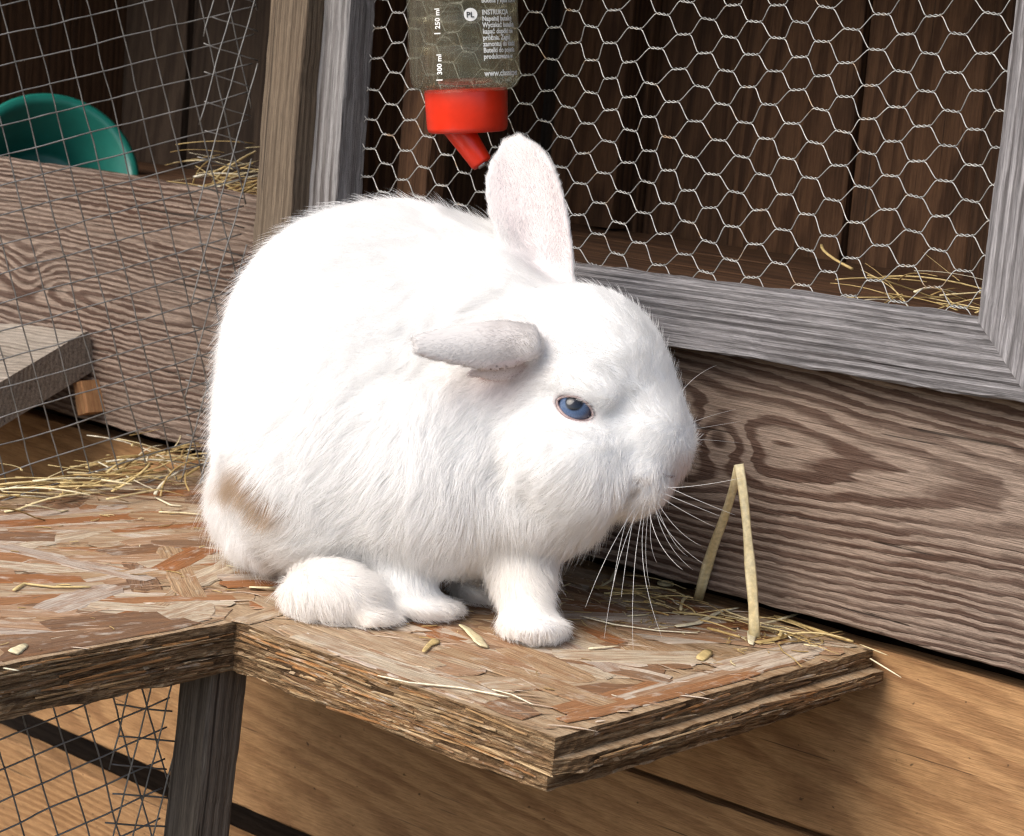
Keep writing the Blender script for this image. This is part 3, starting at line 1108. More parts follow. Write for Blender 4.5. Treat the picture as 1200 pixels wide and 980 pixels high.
link('bottle_body', lathe('bottle_body', prof + inner + [prof[0]], 96), M_CLEAR, bot, bm4)

M_RED = plain('red_plastic', (.72, .030, .008), .28)
RC = .0262
cap = link('cap', lathe('cap', [(0, .002), (RC * 1.0, .002), (RC * 1.015, .0), (RC * .985, -.022), (RC * .95, -.0245), (RC * .86, -.0255), (0, -.0255)], 72), M_RED, bot, bm4)
# ridges round the cap and the bent spout
ax = (VM[0] * .62 - VM[1] * -.80)
s0 = np.array([BX, BY, BZ]) + VM[1] * .0245 + VM[0] * (-.004)
s1 = s0 + (VM[0] * .56 + VM[1] * .83) * .026
V, F = tube_data([s0 - (s1 - s0) * .25, s0, s0 + (s1 - s0) * .5, s0 + (s1 - s0) * .93, s1, s1 - (s1 - s0) * .02], [.0098, .0092, .0080, .0072, .0063, .004], 24)
sp = link('spout', mesh('spout', V, F, True), M_RED, bot)
V, F = tube_data([s1 - (s1 - s0) * .06, s1 + (s1 - s0) * .05], [.0036, .0034], 16)
link('nozzle', mesh('nozzle', V, F, True), plain('steel', (.6, .6, .6), .25, Metallic=1.0), bot)
# hanger wire hooked into the mesh, above the picture
pts = [np.array([BX + RB * 1.06 * math.cos(a), BY + RB * 1.06 * math.sin(a), BZ + .135]) for a in np.linspace(0, 2 * math.pi, 40)]
pts += [np.array([BX + RB * .6, .010, BZ + .145]), np.array([BX + RB * .6, .014, BZ + .13])]
V, F = tube_data(pts, .0012, 8)
link('hanger', mesh('hanger', V, F, True), M_WIRE, bot)

M_INK = plain('white_print', (.82, .82, .80), .6)
M_INKD = plain('dark_print', (.03, .035, .035), .6)
a_cam = math.atan2(CP[1] - BY, CP[0] - BX)


def bottle_text(txt, size, s0_, z, rot90=False, mat=None, off=.0, rr=.0003, ox=1.0, xs=1.0):
    cu = bpy.data.curves.new('lettering', 'FONT')
    cu.body = txt
    cu.size = size
    cu.offset = off
    cu.resolution_u = 3
    ob = bpy.data.objects.new('lettering_tmp', cu)
    COL.objects.link(ob)
    bpy.context.view_layer.update()
    me = bpy.data.meshes.new_from_object(ob)
    bpy.data.objects.remove(ob)
    import bmesh
    bm = bmesh.new(); bm.from_mesh(me)
    bmesh.ops.subdivide_edges(bm, edges=[e for e in bm.edges if e.calc_length() > size * .4], cuts=2)
    for v in bm.verts:
        x, y = v.co.x * xs, v.co.y
        if rot90:
            x, y = -y, x
        a = a_cam + (s0_ + x) / RB        # seen from outside, rightwards = counter-clockwise
        r = RB + rr
        v.co = (r * math.cos(a), r * math.sin(a), z + y)
    bm.to_mesh(me); bm.free()
    me.materials.append(mat or M_INK)
    return link('lettering', me, None, bot, bm4)


mm = .001
bottle_text('botella y fíjela con el', 4.4 * mm, 11.5 * mm, 54.5 * mm, off=.00012, xs=.82)
bottle_text('INSTRUKCJA', 4.2 * mm, 11.5 * mm, 47.2 * mm, off=.00012, xs=.85)
for k, s in enumerate(['Napełnij butelkę', 'Wyciskać butelkę,', 'kapać dopóki nie', 'próżnia. Zagnij', 'zamontuj do klatki', 'Butelki do pojenia', 'produkowane w']):
    bottle_text(s, 4.2 * mm, 11.5 * mm, (43.3 - 3.85 * k) * mm, off=.00014, xs=.85)
bottle_text('www.classicpet', 5.2 * mm, 11.5 * mm, 9.6 * mm, off=.00012, xs=.9)
bottle_text('250 ml', 4.6 * mm, -15.3 * mm, 39.5 * mm, True, off=.00012)
bottle_text('300 ml', 4.6 * mm, -15.3 * mm, 11.5 * mm, True, off=.00012)
for z in (36.5, 8.0):
    V, F = [], []
    for i in range(5):
        s = -19.5 * mm + i * 1.1 * mm
        for dz in (0, .7 * mm):
            a = a_cam + s / RB
            V.append(((RB + .0003) * math.cos(a), (RB + .0003) * math.sin(a), z * mm + dz))
    F = [(2 * i, 2 * i + 2, 2 * i + 3, 2 * i + 1) for i in range(4)]
    link('lettering', mesh('lettering', V, F), M_INK, bot, bm4)
V, F = [((RB + .0003) * math.cos(a_cam + 4.3 * mm / RB), (RB + .0003) * math.sin(a_cam + 4.3 * mm / RB), 47.5 * mm)], []
for i in range(28):
    t = 2 * math.pi * i / 28
    a = a_cam + (4.3 * mm + 4.2 * mm * math.cos(t)) / RB
    V.append(((RB + .0003) * math.cos(a), (RB + .0003) * math.sin(a), 47.5 * mm + 4.0 * mm * math.sin(t)))
for i in range(28):
    F.append((0, 1 + i, 1 + (i + 1) % 28))
link('language_badge', mesh('language_badge', V, F), M_INK, bot, bm4)
bottle_text('PL', 4.8 * mm, 1.6 * mm, 45.8 * mm, mat=M_INKD, rr=.0006, off=.0001)

# ------------------------------------------------------------------ rabbit
rabbit = tag(empty('rabbit', tuple(on(440, 715, 2, 0))), 'large white rabbit with blue eye and one folded ear sitting on the platform', 'rabbit')


def cc(u, v, d):
    """camera-frame point (right, down, forward) of a point at depth d"""
    return np.array([(u - 600) / FPX * d, (v - 490) / FPX * d, d])


PR = []   # primitives: name, sdf(P), flow (du,dv,dd), hair length, blend weight


def ell(name, u, v, d, rx, ry, rd, rot=0.0, yaw=0.0, flow=(-1, .4, 0), hl=.012, k=.014):
    c = cc(u, v, d)
    s = d / FPX
    r = np.array([rx * s, ry * s, rd])
    a, b_ = math.radians(rot), math.radians(yaw)
    R1 = np.array([[math.cos(a), math.sin(a), 0], [-math.sin(a), math.cos(a), 0], [0, 0, 1]])
    R2 = np.array([[math.cos(b_), 0, math.sin(b_)], [0, 1, 0], [-math.sin(b_), 0, math.cos(b_)]])
    Rm = (R2 @ R1).astype(np.float32)

    def f(P):
        Q = (P - c.astype(np.float32)) @ Rm.T
        k0 = np.sqrt(((Q / r.astype(np.float32)) ** 2).sum(-1))
        k1 = np.sqrt(((Q / (r * r).astype(np.float32)) ** 2).sum(-1)) + 1e-9
        return k0 * (k0 - 1) / k1
    PR.append((name, f, flow, hl, k))


def cap_(name, a, b, ra, rb, flow=(0, 1, 0), hl=.008, k=.010):
    A, B = cc(*a).astype(np.float32), cc(*b).astype(np.float32)
    ra, rb = ra * a[2] / FPX, rb * b[2] / FPX

    def f(P):
        AB = B - A
        t = np.clip(((P - A) @ AB) / (AB @ AB), 0, 1)
        return np.sqrt(((P - A - t[..., None] * AB) ** 2).sum(-1)) - (ra + (rb - ra) * t)
    PR.append((name, f, flow, hl, k))


def leaf(name, base, tip, nrm, prof, cup, th, flow, hl, k=.006, bend=0.0):
    """ear: blade from base to tip, half-width profile along it (px), cupped towards nrm"""
    A, B = cc(*base), cc(*tip)
    Lm = np.linalg.norm(B - A)
    e = (B - A) / Lm
    n_ = np.asarray(nrm, float); n_ -= e * (n_ @ e); n_ /= np.linalg.norm(n_)
    s_ = np.cross(e, n_)
    w = np.array(prof) * base[2] / FPX
    tt = np.linspace(0, 1, len(prof))

    def f(P):
        Q = P - A.astype(np.float32)
        u = (Q @ e.astype(np.float32)) / Lm
        v = Q @ s_.astype(np.float32)
        m_ = Q @ n_.astype(np.float32)
        hw = np.interp(u, tt, w)
        m_ = m_ - cup * np.minimum((v / w.max()) ** 2, 1.3) - bend * u * u
        dx = np.maximum(np.abs(v) - hw + th, 0)
        du = np.maximum(np.maximum(u - 1, -u), 0) * Lm
        dz = np.abs(m_)
        return (np.sqrt(dx * dx + dz * dz + du * du) - th).astype(np.float32)
    PR.append((name, f, flow, hl, k))


B_FLOW = (-.85, .45, .0)
ell('torso', 428, 452, 1.318, 166, 206, .092, rot=-8, flow=(-.9, .25, 0), hl=.013)
ell('back', 470, 380, 1.320, 128, 142, .075, flow=(-1, .05, 0), hl=.013)
ell('haunch', 380, 550, 1.272, 116, 112, .058, rot=10, flow=(-.75, .65, 0), hl=.0115, k=.045)
ell('flank', 455, 470, 1.285, 130, 130, .072, flow=(-.8, .5, 0), hl=.0115, k=.045)
ell('rump', 300, 592, 1.330, 50, 60, .05, rot=-20, flow=(-.35, .95, 0), hl=.014, k=.02)
ell('tail', 318, 632, 1.300, 44, 28, .034, rot=12, flow=(-.1, 1, 0), hl=.013, k=.015)
ell('chest', 575, 540, 1.275, 118, 122, .074, flow=(-.25, 1, 0), hl=.011, k=.04)
ell('shoulder', 508, 555, 1.243, 88, 100, .046, flow=(-.45, .9, 0), hl=.011, k=.045)
ell('nape', 572, 372, 1.290, 84, 96, .066, rot=30, flow=(-.95, .1, 0), hl=.014, k=.045)
ell('neck', 612, 440, 1.265, 92, 104, .062, flow=(-.9, .35, 0), hl=.013, k=.04)
ell('dewlap', 632, 590, 1.242, 82, 62, .050, flow=(-.25, 1, .0), hl=.011, k=.018)
ell('cranium', 680, 441, 1.228, 94, 98, .046, rot=25, flow=(-.9, -.35, 0), hl=.0085, k=.03)
ell('forehead', 703, 420, 1.232, 60, 72, .037, rot=-35, flow=(-.75, -.65, 0), hl=.008, k=.018)
ell('bridge', 746, 470, 1.232, 48, 72, .030, rot=-24, flow=(-.8, -.5, 0), hl=.007, k=.016)
ell('muzzle', 745, 515, 1.224, 62, 62, .036, rot=20, flow=(-.95, .15, 0), hl=.008, k=.016)
ell('jaw', 694, 570, 1.220, 66, 42, .040, rot=-12, flow=(-.7, .75, 0), hl=.011, k=.016)
ell('nose', 788, 532, 1.228, 21, 40, .018, rot=20, flow=(-.7, -.5, 0), hl=.004, k=.009)
ell('whisker_pad', 745, 558, 1.206, 36, 26, .022, rot=-32, flow=(-.75, .55, 0), hl=.0075, k=.007)
ell('cheek', 664, 538, 1.202, 70, 58, .036, rot=18, flow=(-.85, .55, 0), hl=.011, k=.018)
ell('lip', 756, 578, 1.218, 34, 20, .026, rot=-35, flow=(-.6, .8, 0), hl=.006, k=.008)
ell('brow', 684, 452, 1.190, 42, 20, .013, rot=24, flow=(-.95, -.2, 0), hl=.006, k=.009)
cap_('fore_leg_a', (606, 632, 1.240), (618, 716, 1.214), 50, 31, flow=(.1, 1, 0), hl=.008, k=.012)
ell('fore_paw_a', 624, 734, 1.209, 40, 20, .026, rot=6, flow=(.35, .9, -.3), hl=.006, k=.008)
for (u, v, d) in ((603, 744, 1.205), (622, 748, 1.200), (641, 745, 1.203), (654, 738, 1.212)):
    ell('toe', u, v, d, 13, 9, .010, flow=(.3, .9, -.3), hl=.005, k=.005)
cap_('fore_leg_b', (466, 622, 1.256), (474, 690, 1.238), 44, 38, flow=(.1, 1, 0), hl=.008, k=.012)
ell('fore_paw_b', 496, 710, 1.238, 44, 18, .024, rot=10, flow=(.8, .6, 0), hl=.006, k=.010)
for (u, v, d) in ((500, 719, 1.230), (518, 719, 1.232), (531, 715, 1.238)):
    ell('toe', u, v, d, 12, 8, .010, flow=(.8, .5, -.2), hl=.005, k=.005)
ell('far_paw', 560, 694, 1.285, 34, 18, .022, rot=20, flow=(.7, .7, 0), hl=.006, k=.008)
ell('hind_foot', 392, 699, 1.221, 65, 43, .027, rot=10, flow=(.7, .45, 0), hl=.009, k=.009)
ell('hind_toes', 436, 722, 1.214, 30, 16, .018, rot=14, flow=(.9, .4, 0), hl=.006, k=.007)
for (u, v, d) in ((432, 733, 1.205), (450, 732, 1.211), (462, 727, 1.220)):
    ell('toe', u, v, d, 11, 8, .009, flow=(.9, .4, 0), hl=.005, k=.005)
N_BODY = len(PR)
leaf('far_ear', (648, 338, 1.246), (604, 167, 1.262), (-.35, .05, -1), [30, 36, 40, 43, 45.5, 47, 47, 45, 41, 32, 14], .009, .0022, (-.1, -1, 0), .0036, bend=.004)
leaf('near_ear', (626, 396, 1.180), (488, 404, 1.162), (.06, .34, .94), [20, 27, 31, 32, 32, 30, 27, 24, 21, 17, 12], .0085, .0018, (-1, .05, 0), .0030, k=.003)
leaf('ear_fold', (620, 424, 1.188), (552, 438, 1.180), (.0, -.35, .90), [14, 18, 20, 19, 15, 9, 4], .003, .0016, (-.9, .3, 0), .0024, k=.003)
cap_('ear_root', (622, 432, 1.206), (620, 404, 1.184), 20, 15, flow=(-.3, -.6, 0), hl=.004, k=.006)
SHR = .0030


def sdf(P):
    d = None
    for i, (nm, f, fl, hl, k) in enumerate(PR):
        g = f(P)
        if i < N_BODY:
            g = g + SHR * min(1.0, hl / .012)
        if d is None:
            d = g
        else:
            h = np.maximum(k - np.abs(d - g), 0) / k
            d = np.minimum(d, g) - h * h * k * .25
    return d


# surface depth at the eye, then carve the socket
def march(u, v, d0=1.05):
    r_ = np.array([(u - 600) / FPX, (v - 490) / FPX, 1.0])
    d = d0
    for _ in range(160):
        g = float(sdf((r_ * d)[None].astype(np.float32))[0])
        if g < .0002:
            break
        d += max(g * .7, .0003)
    return d


EU, EV = 673.5, 478.5
eye_d = march(EU, EV)
ER = .0100
eye_c = cc(EU, EV, eye_d + .0062)
E_ROT = math.radians(24)


def socket(P):
    c, s = math.cos(E_ROT), math.sin(E_ROT)
    Q = P - eye_c.astype(np.float32)
    x = Q[..., 0] * c + Q[..., 1] * s
    y = -Q[..., 0] * s + Q[..., 1] * c
    z = Q[..., 2]
    r = np.array([.0112, .0064, .016], np.float32)
    k0 = np.sqrt((x / r[0]) ** 2 + (y / r[1]) ** 2 + (z / r[2]) ** 2)
    return (k0 - 1) * .0064


def full(P):
    d = sdf(P)
    g = -socket(P)
    k = .002
    h = np.maximum(k - np.abs(d - g), 0) / k
    d = np.maximum(d, g) + h * h * k * .25
    for (c_, r_, th) in HOLES:
        Q = P - c_.astype(np.float32)
        x = Q[..., 0] * math.cos(th) + Q[..., 1] * math.sin(th)
        y = -Q[..., 0] * math.sin(th) + Q[..., 1] * math.cos(th)
        k0 = np.sqrt((x / r_[0]) ** 2 + (y / r_[1]) ** 2 + (Q[..., 2] / r_[2]) ** 2)
        g = -(k0 - 1) * min(r_)
        k = .0015
        h = np.maximum(k - np.abs(d - g), 0) / k
        d = np.maximum(d, g) + h * h * k * .25
    return d


# hollows: the opening of the folded ear, the mouth crease
HOLES = [(cc(590, 434, 1.158), (.0150, .0050, .016), math.radians(-14)),
         (cc(736, 584, march(736, 584)), (.0085, .0022, .0045), math.radians(-42)),
         (cc(752, 566, march(752, 566)), (.0050, .0020, .0040), math.radians(10))]


def opening(u, v, cu0, cv0, ru, rv, th):
    x, y = u - cu0, v - cv0
    return ((x * math.cos(th) + y * math.sin(th)) / ru) ** 2 + ((-x * math.sin(th) + y * math.cos(th)) / rv) ** 2


# surface nets on a grid
lo = np.array([cc(225, 400, 1.2)[0] - .012, cc(600, 150, 1.25)[1] - .01, 1.135])
hi = np.array([cc(825, 400, 1.25)[0] + .012, cc(600, 765, 1.22)[1] + .01, 1.425])
H = .0017
nxyz = np.ceil((hi - lo) / H).astype(int)
gx, gy, gz = (np.arange(n_, dtype=np.float32) * H + l for n_, l in zip(nxyz, lo))
vol = np.empty(tuple(nxyz), np.float32)
for i0 in range(0, nxyz[0], 24):
    X, Y, Z = np.meshgrid(gx[i0:i0 + 24], gy, gz, indexing='ij')
    Pts = np.stack([X, Y, Z], -1).reshape(-1, 3)
    # keep everything above the platform
    vol[i0:i0 + 24] = full(Pts).reshape(X.shape)
VMT = VM.T
zw = CP[2] + (VMT[2, 0] * gx[:, None, None] + VMT[2, 1] * gy[None, :, None] + VMT[2, 2] * gz[None, None, :])
vol = np.maximum(vol, .0022 - zw.astype(np.float32))
ins = vol < 0
nx_, ny_, nz_ = vol.shape
cnt = np.zeros((nx_ - 1, ny_ - 1, nz_ - 1), np.int8)
for dx in (0, 1):
    for dy in (0, 1):
        for dz in (0, 1):
            cnt += ins[dx:nx_ - 1 + dx, dy:ny_ - 1 + dy, dz:nz_ - 1 + dz]
cell = (cnt > 0) & (cnt < 8)
ci = np.argwhere(cell)
idx = -np.ones(cell.shape, np.int64)
idx[cell] = np.arange(len(ci))
acc = np.zeros((len(ci), 3)); wsum = np.zeros(len(ci))
corners = [(a, b, c) for a in (0, 1) for b in (0, 1) for c in (0, 1)]
for a in corners:
    for ax_ in range(3):
        if a[ax_] == 1:
            continue
        b_ = list(a); b_[ax_] = 1
        va = vol[ci[:, 0] + a[0], ci[:, 1] + a[1], ci[:, 2] + a[2]]
        vb = vol[ci[:, 0] + b_[0], ci[:, 1] + b_[1], ci[:, 2] + b_[2]]
        cr = (va < 0) != (vb < 0)
        t = np.where(cr, va / np.where(cr, va - vb, 1), 0)
        p = np.array(a, float)[None].repeat(len(ci), 0)
        p[:, ax_] += t
        acc += p * cr[:, None]
        wsum += cr
pos = lo + (ci + acc / wsum[:, None]) * H
quads = []
for ax_ in range(3):
    sl0 = [slice(1, -1)] * 3; sl1 = [slice(1, -1)] * 3
    sl0[ax_] = slice(0, -1); sl1[ax_] = slice(1, None)
    A0 = ins[tuple(sl0)]; A1 = ins[tuple(sl1)]
    e = np.argwhere(A0 != A1)
    flip = A0[tuple(e.T)]
    o1 = [1, 1, 1]; o1[ax_] = 0
    e = e + np.array(o1)
    p1, p2 = [(1, 2), (2, 0), (0, 1)][ax_]
    d1 = np.zeros(3, int); d1[p1] = 1
    d2 = np.zeros(3, int); d2[p2] = 1
    q4 = np.stack([idx[tuple((e - d1 - d2).T)], idx[tuple((e - d2).T)], idx[tuple(e.T)], idx[tuple((e - d1).T)]], 1)
    q4[~flip] = q4[~flip][:, ::-1]
    quads.append(q4)
quads = np.concatenate(quads)
quads = quads[(quads >= 0).all(1)]
# camera frame -> world (the frame is right, down, forward: a rotation, so winding stays)
wpos = CP + pos @ VM
me = bpy.data.meshes.new('body')
me.vertices.add(len(wpos)); me.vertices.foreach_set('co', wpos.astype(np.float32).ravel())
me.loops.add(len(quads) * 4); me.loops.foreach_set('vertex_index', quads.astype(np.int32).ravel())
me.polygons.add(len(quads)); me.polygons.foreach_set('loop_start', (np.arange(len(quads)) * 4).astype(np.int32))
me.update(calc_edges=True)
me.validate()
me.polygons.foreach_set('use_smooth', [True] * len(me.polygons))


def weights(P):
    """per-vertex nearest-primitive blend weights in the camera frame"""
    D = np.stack([f(P.astype(np.float32)) for (_, f, _, _, _) in PR], 1)
    W = np.exp(-np.clip(D, 0, None) / .006) * np.where(D < .05, 1, 0) + 1e-12
    W = np.exp(-(D - D.min(1, keepdims=True)) / .005)
    return W / W.sum(1, keepdims=True), D


names = [p[0] for p in PR]
flows = np.array([p[2] for p in PR], float)
lens = np.array([p[3] for p in PR])


def px(P):
    return 600 + FPX * P[:, 0] / P[:, 2], 490 + FPX * P[:, 1] / P[:, 2]


def almond(u, v, grow=1.0):
    x, y = u - 673.5, v - 479.0
    c, s = math.cos(E_ROT), math.sin(E_ROT)
    xx, yy = x * c + y * s, -x * s + y * c
    return (xx / (22.5 * grow)) ** 2 + (yy / (np.where(yy < 0, 10.5, 13.0) * grow)) ** 2


def sstep(a, b, x):
    t = np.clip((x - a) / (b - a), 0, 1)
    return t * t * (3 - 2 * t)


def coat(P, N):
    """coat colour (the animal's own markings): white, tan smudge on the rump, cream paws and chin, greyer ears"""
    u, v = px(P)
    W, D = weights(P)
    col = np.tile(np.array([.915, .91, .90]), (len(P), 1))
    wi = lambda *n: sum(W[:, i] for i, nm in enumerate(names) if nm in n)
    nz = vnoise(u * .07, 3) * 4 + vnoise(v * .09, 5) * 4
    # tan stripe on the rump
    sx = (u - 276) * .80 + (v - 562) * .60
    sy = -(u - 276) * .60 + (v - 562) * .80 + nz - .0022 * (sx - 30) ** 2
    tan_ = sstep(19, 6, np.abs(sy)) * sstep(-26, 0, sx) * sstep(96, 52, sx) * sstep(1.36, 1.33, P[:, 2])
    tan_ = np.maximum(tan_, .55 * wi('tail') * sstep(640, 655, v))
    col = col * (1 - tan_[:, None]) + np.array([.48, .345, .23]) * tan_[:, None]
    cream = np.clip(.30 * wi('lip') + .35 * wi('toe', 'hind_toes') + .22 * wi('hind_foot', 'fore_leg_a', 'far_paw') + .15 * wi('dewlap') * sstep(600, 650, v), 0, 1)
    col = col * (1 - cream[:, None]) + np.array([.70, .56, .40]) * cream[:, None]
    ear = wi('far_ear', 'near_ear', 'ear_root')
    ear = np.clip(ear * (1 - .55 * W[:, names.index('far_ear')]), 0, 1)
    col = col * (1 - ear[:, None] * .7) + np.array([.62, .59, .575]) * ear[:, None] * .7
    ex_, ey_ = u - 648.0, v - 338.0
    el, ev = (-.2492 * ex_ - .9685 * ey_) / 176.6, (.9685 * ex_ - .2492 * ey_)
    hw_ = np.interp(el, np.linspace(0, 1, 11), [30, 36, 40, 43, 45.5, 47, 47, 45, 41, 32, 14])
    inn = W[:, names.index('far_ear')] * sstep(.92, .60, np.abs(ev + 2) / hw_) * sstep(1.02, .86, el) * (N[:, 2] < 0) * (.75 + .25 * vnoise(ev * .22, 9))
    gr = W[:, names.index('near_ear')] * (.25 + .6 * sstep(545, 608, u) * (.7 + .3 * vnoise(u * .16 + v * .11, 21)))  # grey ear fur, with shading towards its base painted in
    col = col * (1 - gr[:, None]) + np.array([.40, .37, .355]) * gr[:, None]
    fo = wi('ear_fold')
    col = col * (1 - fo[:, None]) + np.array([.46, .32, .29]) * fo[:, None]
    col = col * (1 - inn[:, None]) + np.array([.63, .585, .60]) * inn[:, None]
    near_ = P[:, 2] < 1.215
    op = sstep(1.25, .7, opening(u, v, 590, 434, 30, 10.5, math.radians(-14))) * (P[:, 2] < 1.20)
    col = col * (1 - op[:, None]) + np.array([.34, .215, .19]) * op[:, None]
    mo = np.maximum(sstep(1.6, .4, opening(u, v, 736, 584, 18, 5, math.radians(-42))), sstep(1.6, .4, opening(u, v, 752, 566, 12, 4.5, math.radians(10)))) * near_ * .38
    col = col * (1 - mo[:, None]) + np.array([.52, .43, .34]) * mo[:, None]
    ns = np.clip(wi('nose', 'lip') * 1.3, 0, 1) * sstep(-.5, .2, N[:, 0]) * sstep(776, 792, u + .25 * (v - 555)) * sstep(522, 545, v) * sstep(600, 578, v)
    col = col * (1 - ns[:, None] * .8) + np.array([.62, .42, .33]) * ns[:, None] * .8
    return col, W, D


vn = np.empty(len(me.vertices) * 3, np.float32)
me.vertices.foreach_get('normal', vn)
vn = vn.reshape(-1, 3)
co_ = np.empty(len(me.vertices) * 3, np.float32)
me.vertices.foreach_get('co', co_)
co_ = co_.reshape(-1, 3)
Pc = (co_ - CP) @ VM.T
Nc = vn @ VM.T
col, W, D = coat(Pc, Nc)
u_, v_ = px(Pc)
iF, iN, iE = names.index('far_ear'), names.index('near_ear'), names.index('ear_fold')
pink = np.clip(W[:, iF] * (Nc[:, 2] < -.2) * .8 + W[:, iN] * (Nc[:, 1] > .3) * .7 + W[:, iE], 0, 1)
al = sstep(2.2, 1.0, almond(u_, v_)) * (Pc[:, 2] < eye_d + .02)
pink = np.maximum(pink, al)
skin = col * .93
skin = skin * (1 - pink[:, None]) + np.array([.70, .62, .61]) * pink[:, None]
a = me.color_attributes.new('skin', 'FLOAT_COLOR', 'POINT')
a.data.foreach_set('color', np.concatenate([skin, np.ones((len(skin), 1))], 1).astype(np.float32).ravel())
q = NT('rabbit_skin')
at_ = q.node('ShaderNodeAttribute', attribute_name='skin').outputs['Color']
q.bsdf(at_, .8, Specular_IOR_Level=.15)
body = link('body', me, q.mat, rabbit)

# fur: real strands rooted on the body
me.calc_loop_triangles()
tri = np.empty(len(me.loop_triangles) * 3, np.int32)
me.loop_triangles.foreach_get('vertices', tri)
tri = tri.reshape(-1, 3)
area = .5 * np.linalg.norm(np.cross(co_[tri[:, 1]] - co_[tri[:, 0]], co_[tri[:, 2]] - co_[tri[:, 0]]), axis=1)
NH = 270000
hlv = W @ lens
dens = area * (1 + 1.2 * (W[:, iF] + W[:, iN])[tri].mean(1)) * (.004 + .35 * .012) / (.004 + .35 * hlv[tri].mean(1)) * np.where(Nc[tri].mean(1)[:, 2] > .55, .25, 1.0)
cum = np.cumsum(dens); cum /= cum[-1]
ti = np.searchsorted(cum, rng.random(NH))
r1, r2 = rng.random(NH), rng.random(NH)
sq = np.sqrt(r1)
bc_ = np.stack([1 - sq, sq * (1 - r2), sq * r2], 1)
root = (co_[tri[ti]] * bc_[..., None]).sum(1)
nrm = (vn[tri[ti]] * bc_[..., None]).sum(1)
nrm /= np.linalg.norm(nrm, axis=1)[:, None]
Pr = (root - CP) @ VM.T
Nr = nrm @ VM.T
cu_, cv_ = px(Pr)
eye_zone = (almond(cu_, cv_) < 1.0) & (Pr[:, 2] < eye_d + .03)
keep = ~eye_zone & (root[:, 2] > .0035)
root, nrm, Pr, Nr, cu_, cv_ = (z_[keep] for z_ in (root, nrm, Pr, Nr, cu_, cv_))
colr, Wr, Dr = coat(Pr, Nr)
flow = Wr @ flows
ln = Wr @ lens
near_eye = sstep(1.0, 3.0, almond(cu_, cv_)) * .65 + .35
ln = ln * np.where(Pr[:, 2] < eye_d + .02, near_eye, 1.0)
ln = ln * (1 - .6 * sstep(1.4, .6, opening(cu_, cv_, 590, 434, 30, 10.5, math.radians(-14))) * (Pr[:, 2] < 1.20))
ln = ln * (1 - .55 * sstep(2.2, .6, opening(cu_, cv_, 736, 584, 18, 6, math.radians(-42))) * (Pr[:, 2] < 1.215))
ln = ln * (1 - .55 * sstep(2.2, .6, opening(cu_, cv_, 752, 566, 12, 5, math.radians(10))) * (Pr[:, 2] < 1.215))
n = len(root)
# low-frequency swirl shared by neighbours
def field(P, s, seed):
    return np.stack([np.sin(P[:, 0] * s + 3.1 * seed + 2 * np.sin(P[:, 1] * s * .7)), np.sin(P[:, 1] * s * 1.1 + 1.7 * seed + 2 * np.sin(P[:, 2] * s * .8)), np.sin(P[:, 2] * s * .9 + seed + 2 * np.sin(P[:, 0] * s * .6))], 1)


fw_ = flow @ VM
fw_ = fw_ + .28 * field(root, 90, 1) + .22 * field(root, 260, 2) + rng.normal(0, .16, (n, 3))
ft = fw_ - nrm * (fw_ * nrm).sum(1)[:, None]
ft /= np.linalg.norm(ft, axis=1)[:, None] + 1e-9
lift = (.62 + .40 * rng.random(n)) * (1 + .5 * np.clip(.006 / ln - .5, 0, 1) * 0)
is_ear = Wr[:, iF] + Wr[:, iN]
lift = lift * (1 - .6 * is_ear)
fly = rng.random(n) < .06
lift = np.where(fly & (is_ear < .3), lift * 1.7, lift)
d0 = nrm * lift[:, None] + ft
d0 /= np.linalg.norm(d0, axis=1)[:, None]
L = ln * rng.uniform(.65, 1.12, n) * np.where(fly, 1.45, 1.0)
L = np.where(is_ear > .5, L, L)
NP = 5
tt = np.linspace(0, 1, NP)
curl = ft * .22 - nrm * .10 + np.array([0, 0, -.14])
pts = root[:, None] - nrm[:, None] * .0004 + L[:, None, None] * (tt[None, :, None] * d0[:, None] + (tt ** 2)[None, :, None] * curl[:, None])
# clump tips together
NG = 26000
gi = rng.choice(n, NG, replace=False)
kd = kdtree.KDTree(NG)
for j, g_ in enumerate(gi):
    kd.insert(root[g_], j)
kd.balance()
near = np.array([kd.find(p)[1] for p in root])
off = pts[gi[near]] - root[gi[near]][:, None]
off = off * (L / np.maximum(L[gi[near]], 1e-4))[:, None, None]
tgt = root[gi[near]][:, None] + off
okc = (np.linalg.norm(root - root[gi[near]], axis=1) < .006) & ((nrm * nrm[gi[near]]).sum(1) > .5)
cl = (.50 * tt ** 1.5)[None, :, None] * (okc * (1 - is_ear))[:, None, None] * rng.uniform(.5, 1, n)[:, None, None]
pts = pts * (1 - cl) + tgt * cl
pts[..., 2] = np.maximum(pts[..., 2], .0018)
hc = bpy.data.hair_curves.new('fur')
hc.add_curves([NP] * n)
hc.position_data.foreach_set('vector', pts.astype(np.float32).ravel())
rad = hc.attributes.get('radius') or hc.attributes.new('radius', 'FLOAT', 'POINT')
rr = np.outer(.000072 * (0.6 + .4 * np.clip(ln / .012, 0, 1)) * rng.uniform(.8, 1.2, n), np.array([1, .95, .8, .52, .08]))
rad.data.foreach_set('value', rr.astype(np.float32).ravel())
ca_ = hc.attributes.new('coat', 'FLOAT_COLOR', 'CURVE')
jit = rng.normal(1, .025, (n, 1))
ca_.data.foreach_set('color', np.concatenate([np.clip(colr * jit, 0, .96), np.ones((n, 1))], 1).astype(np.float32).ravel())
q = NT('rabbit_fur')
hb = q.node('ShaderNodeBsdfHairPrincipled')
hb.parametrization = 'COLOR'
q.put(hb.inputs['Color'], q.node('ShaderNodeAttribute', attribute_name='coat').outputs['Color'])
hb.inputs['Roughness'].default_value = .5
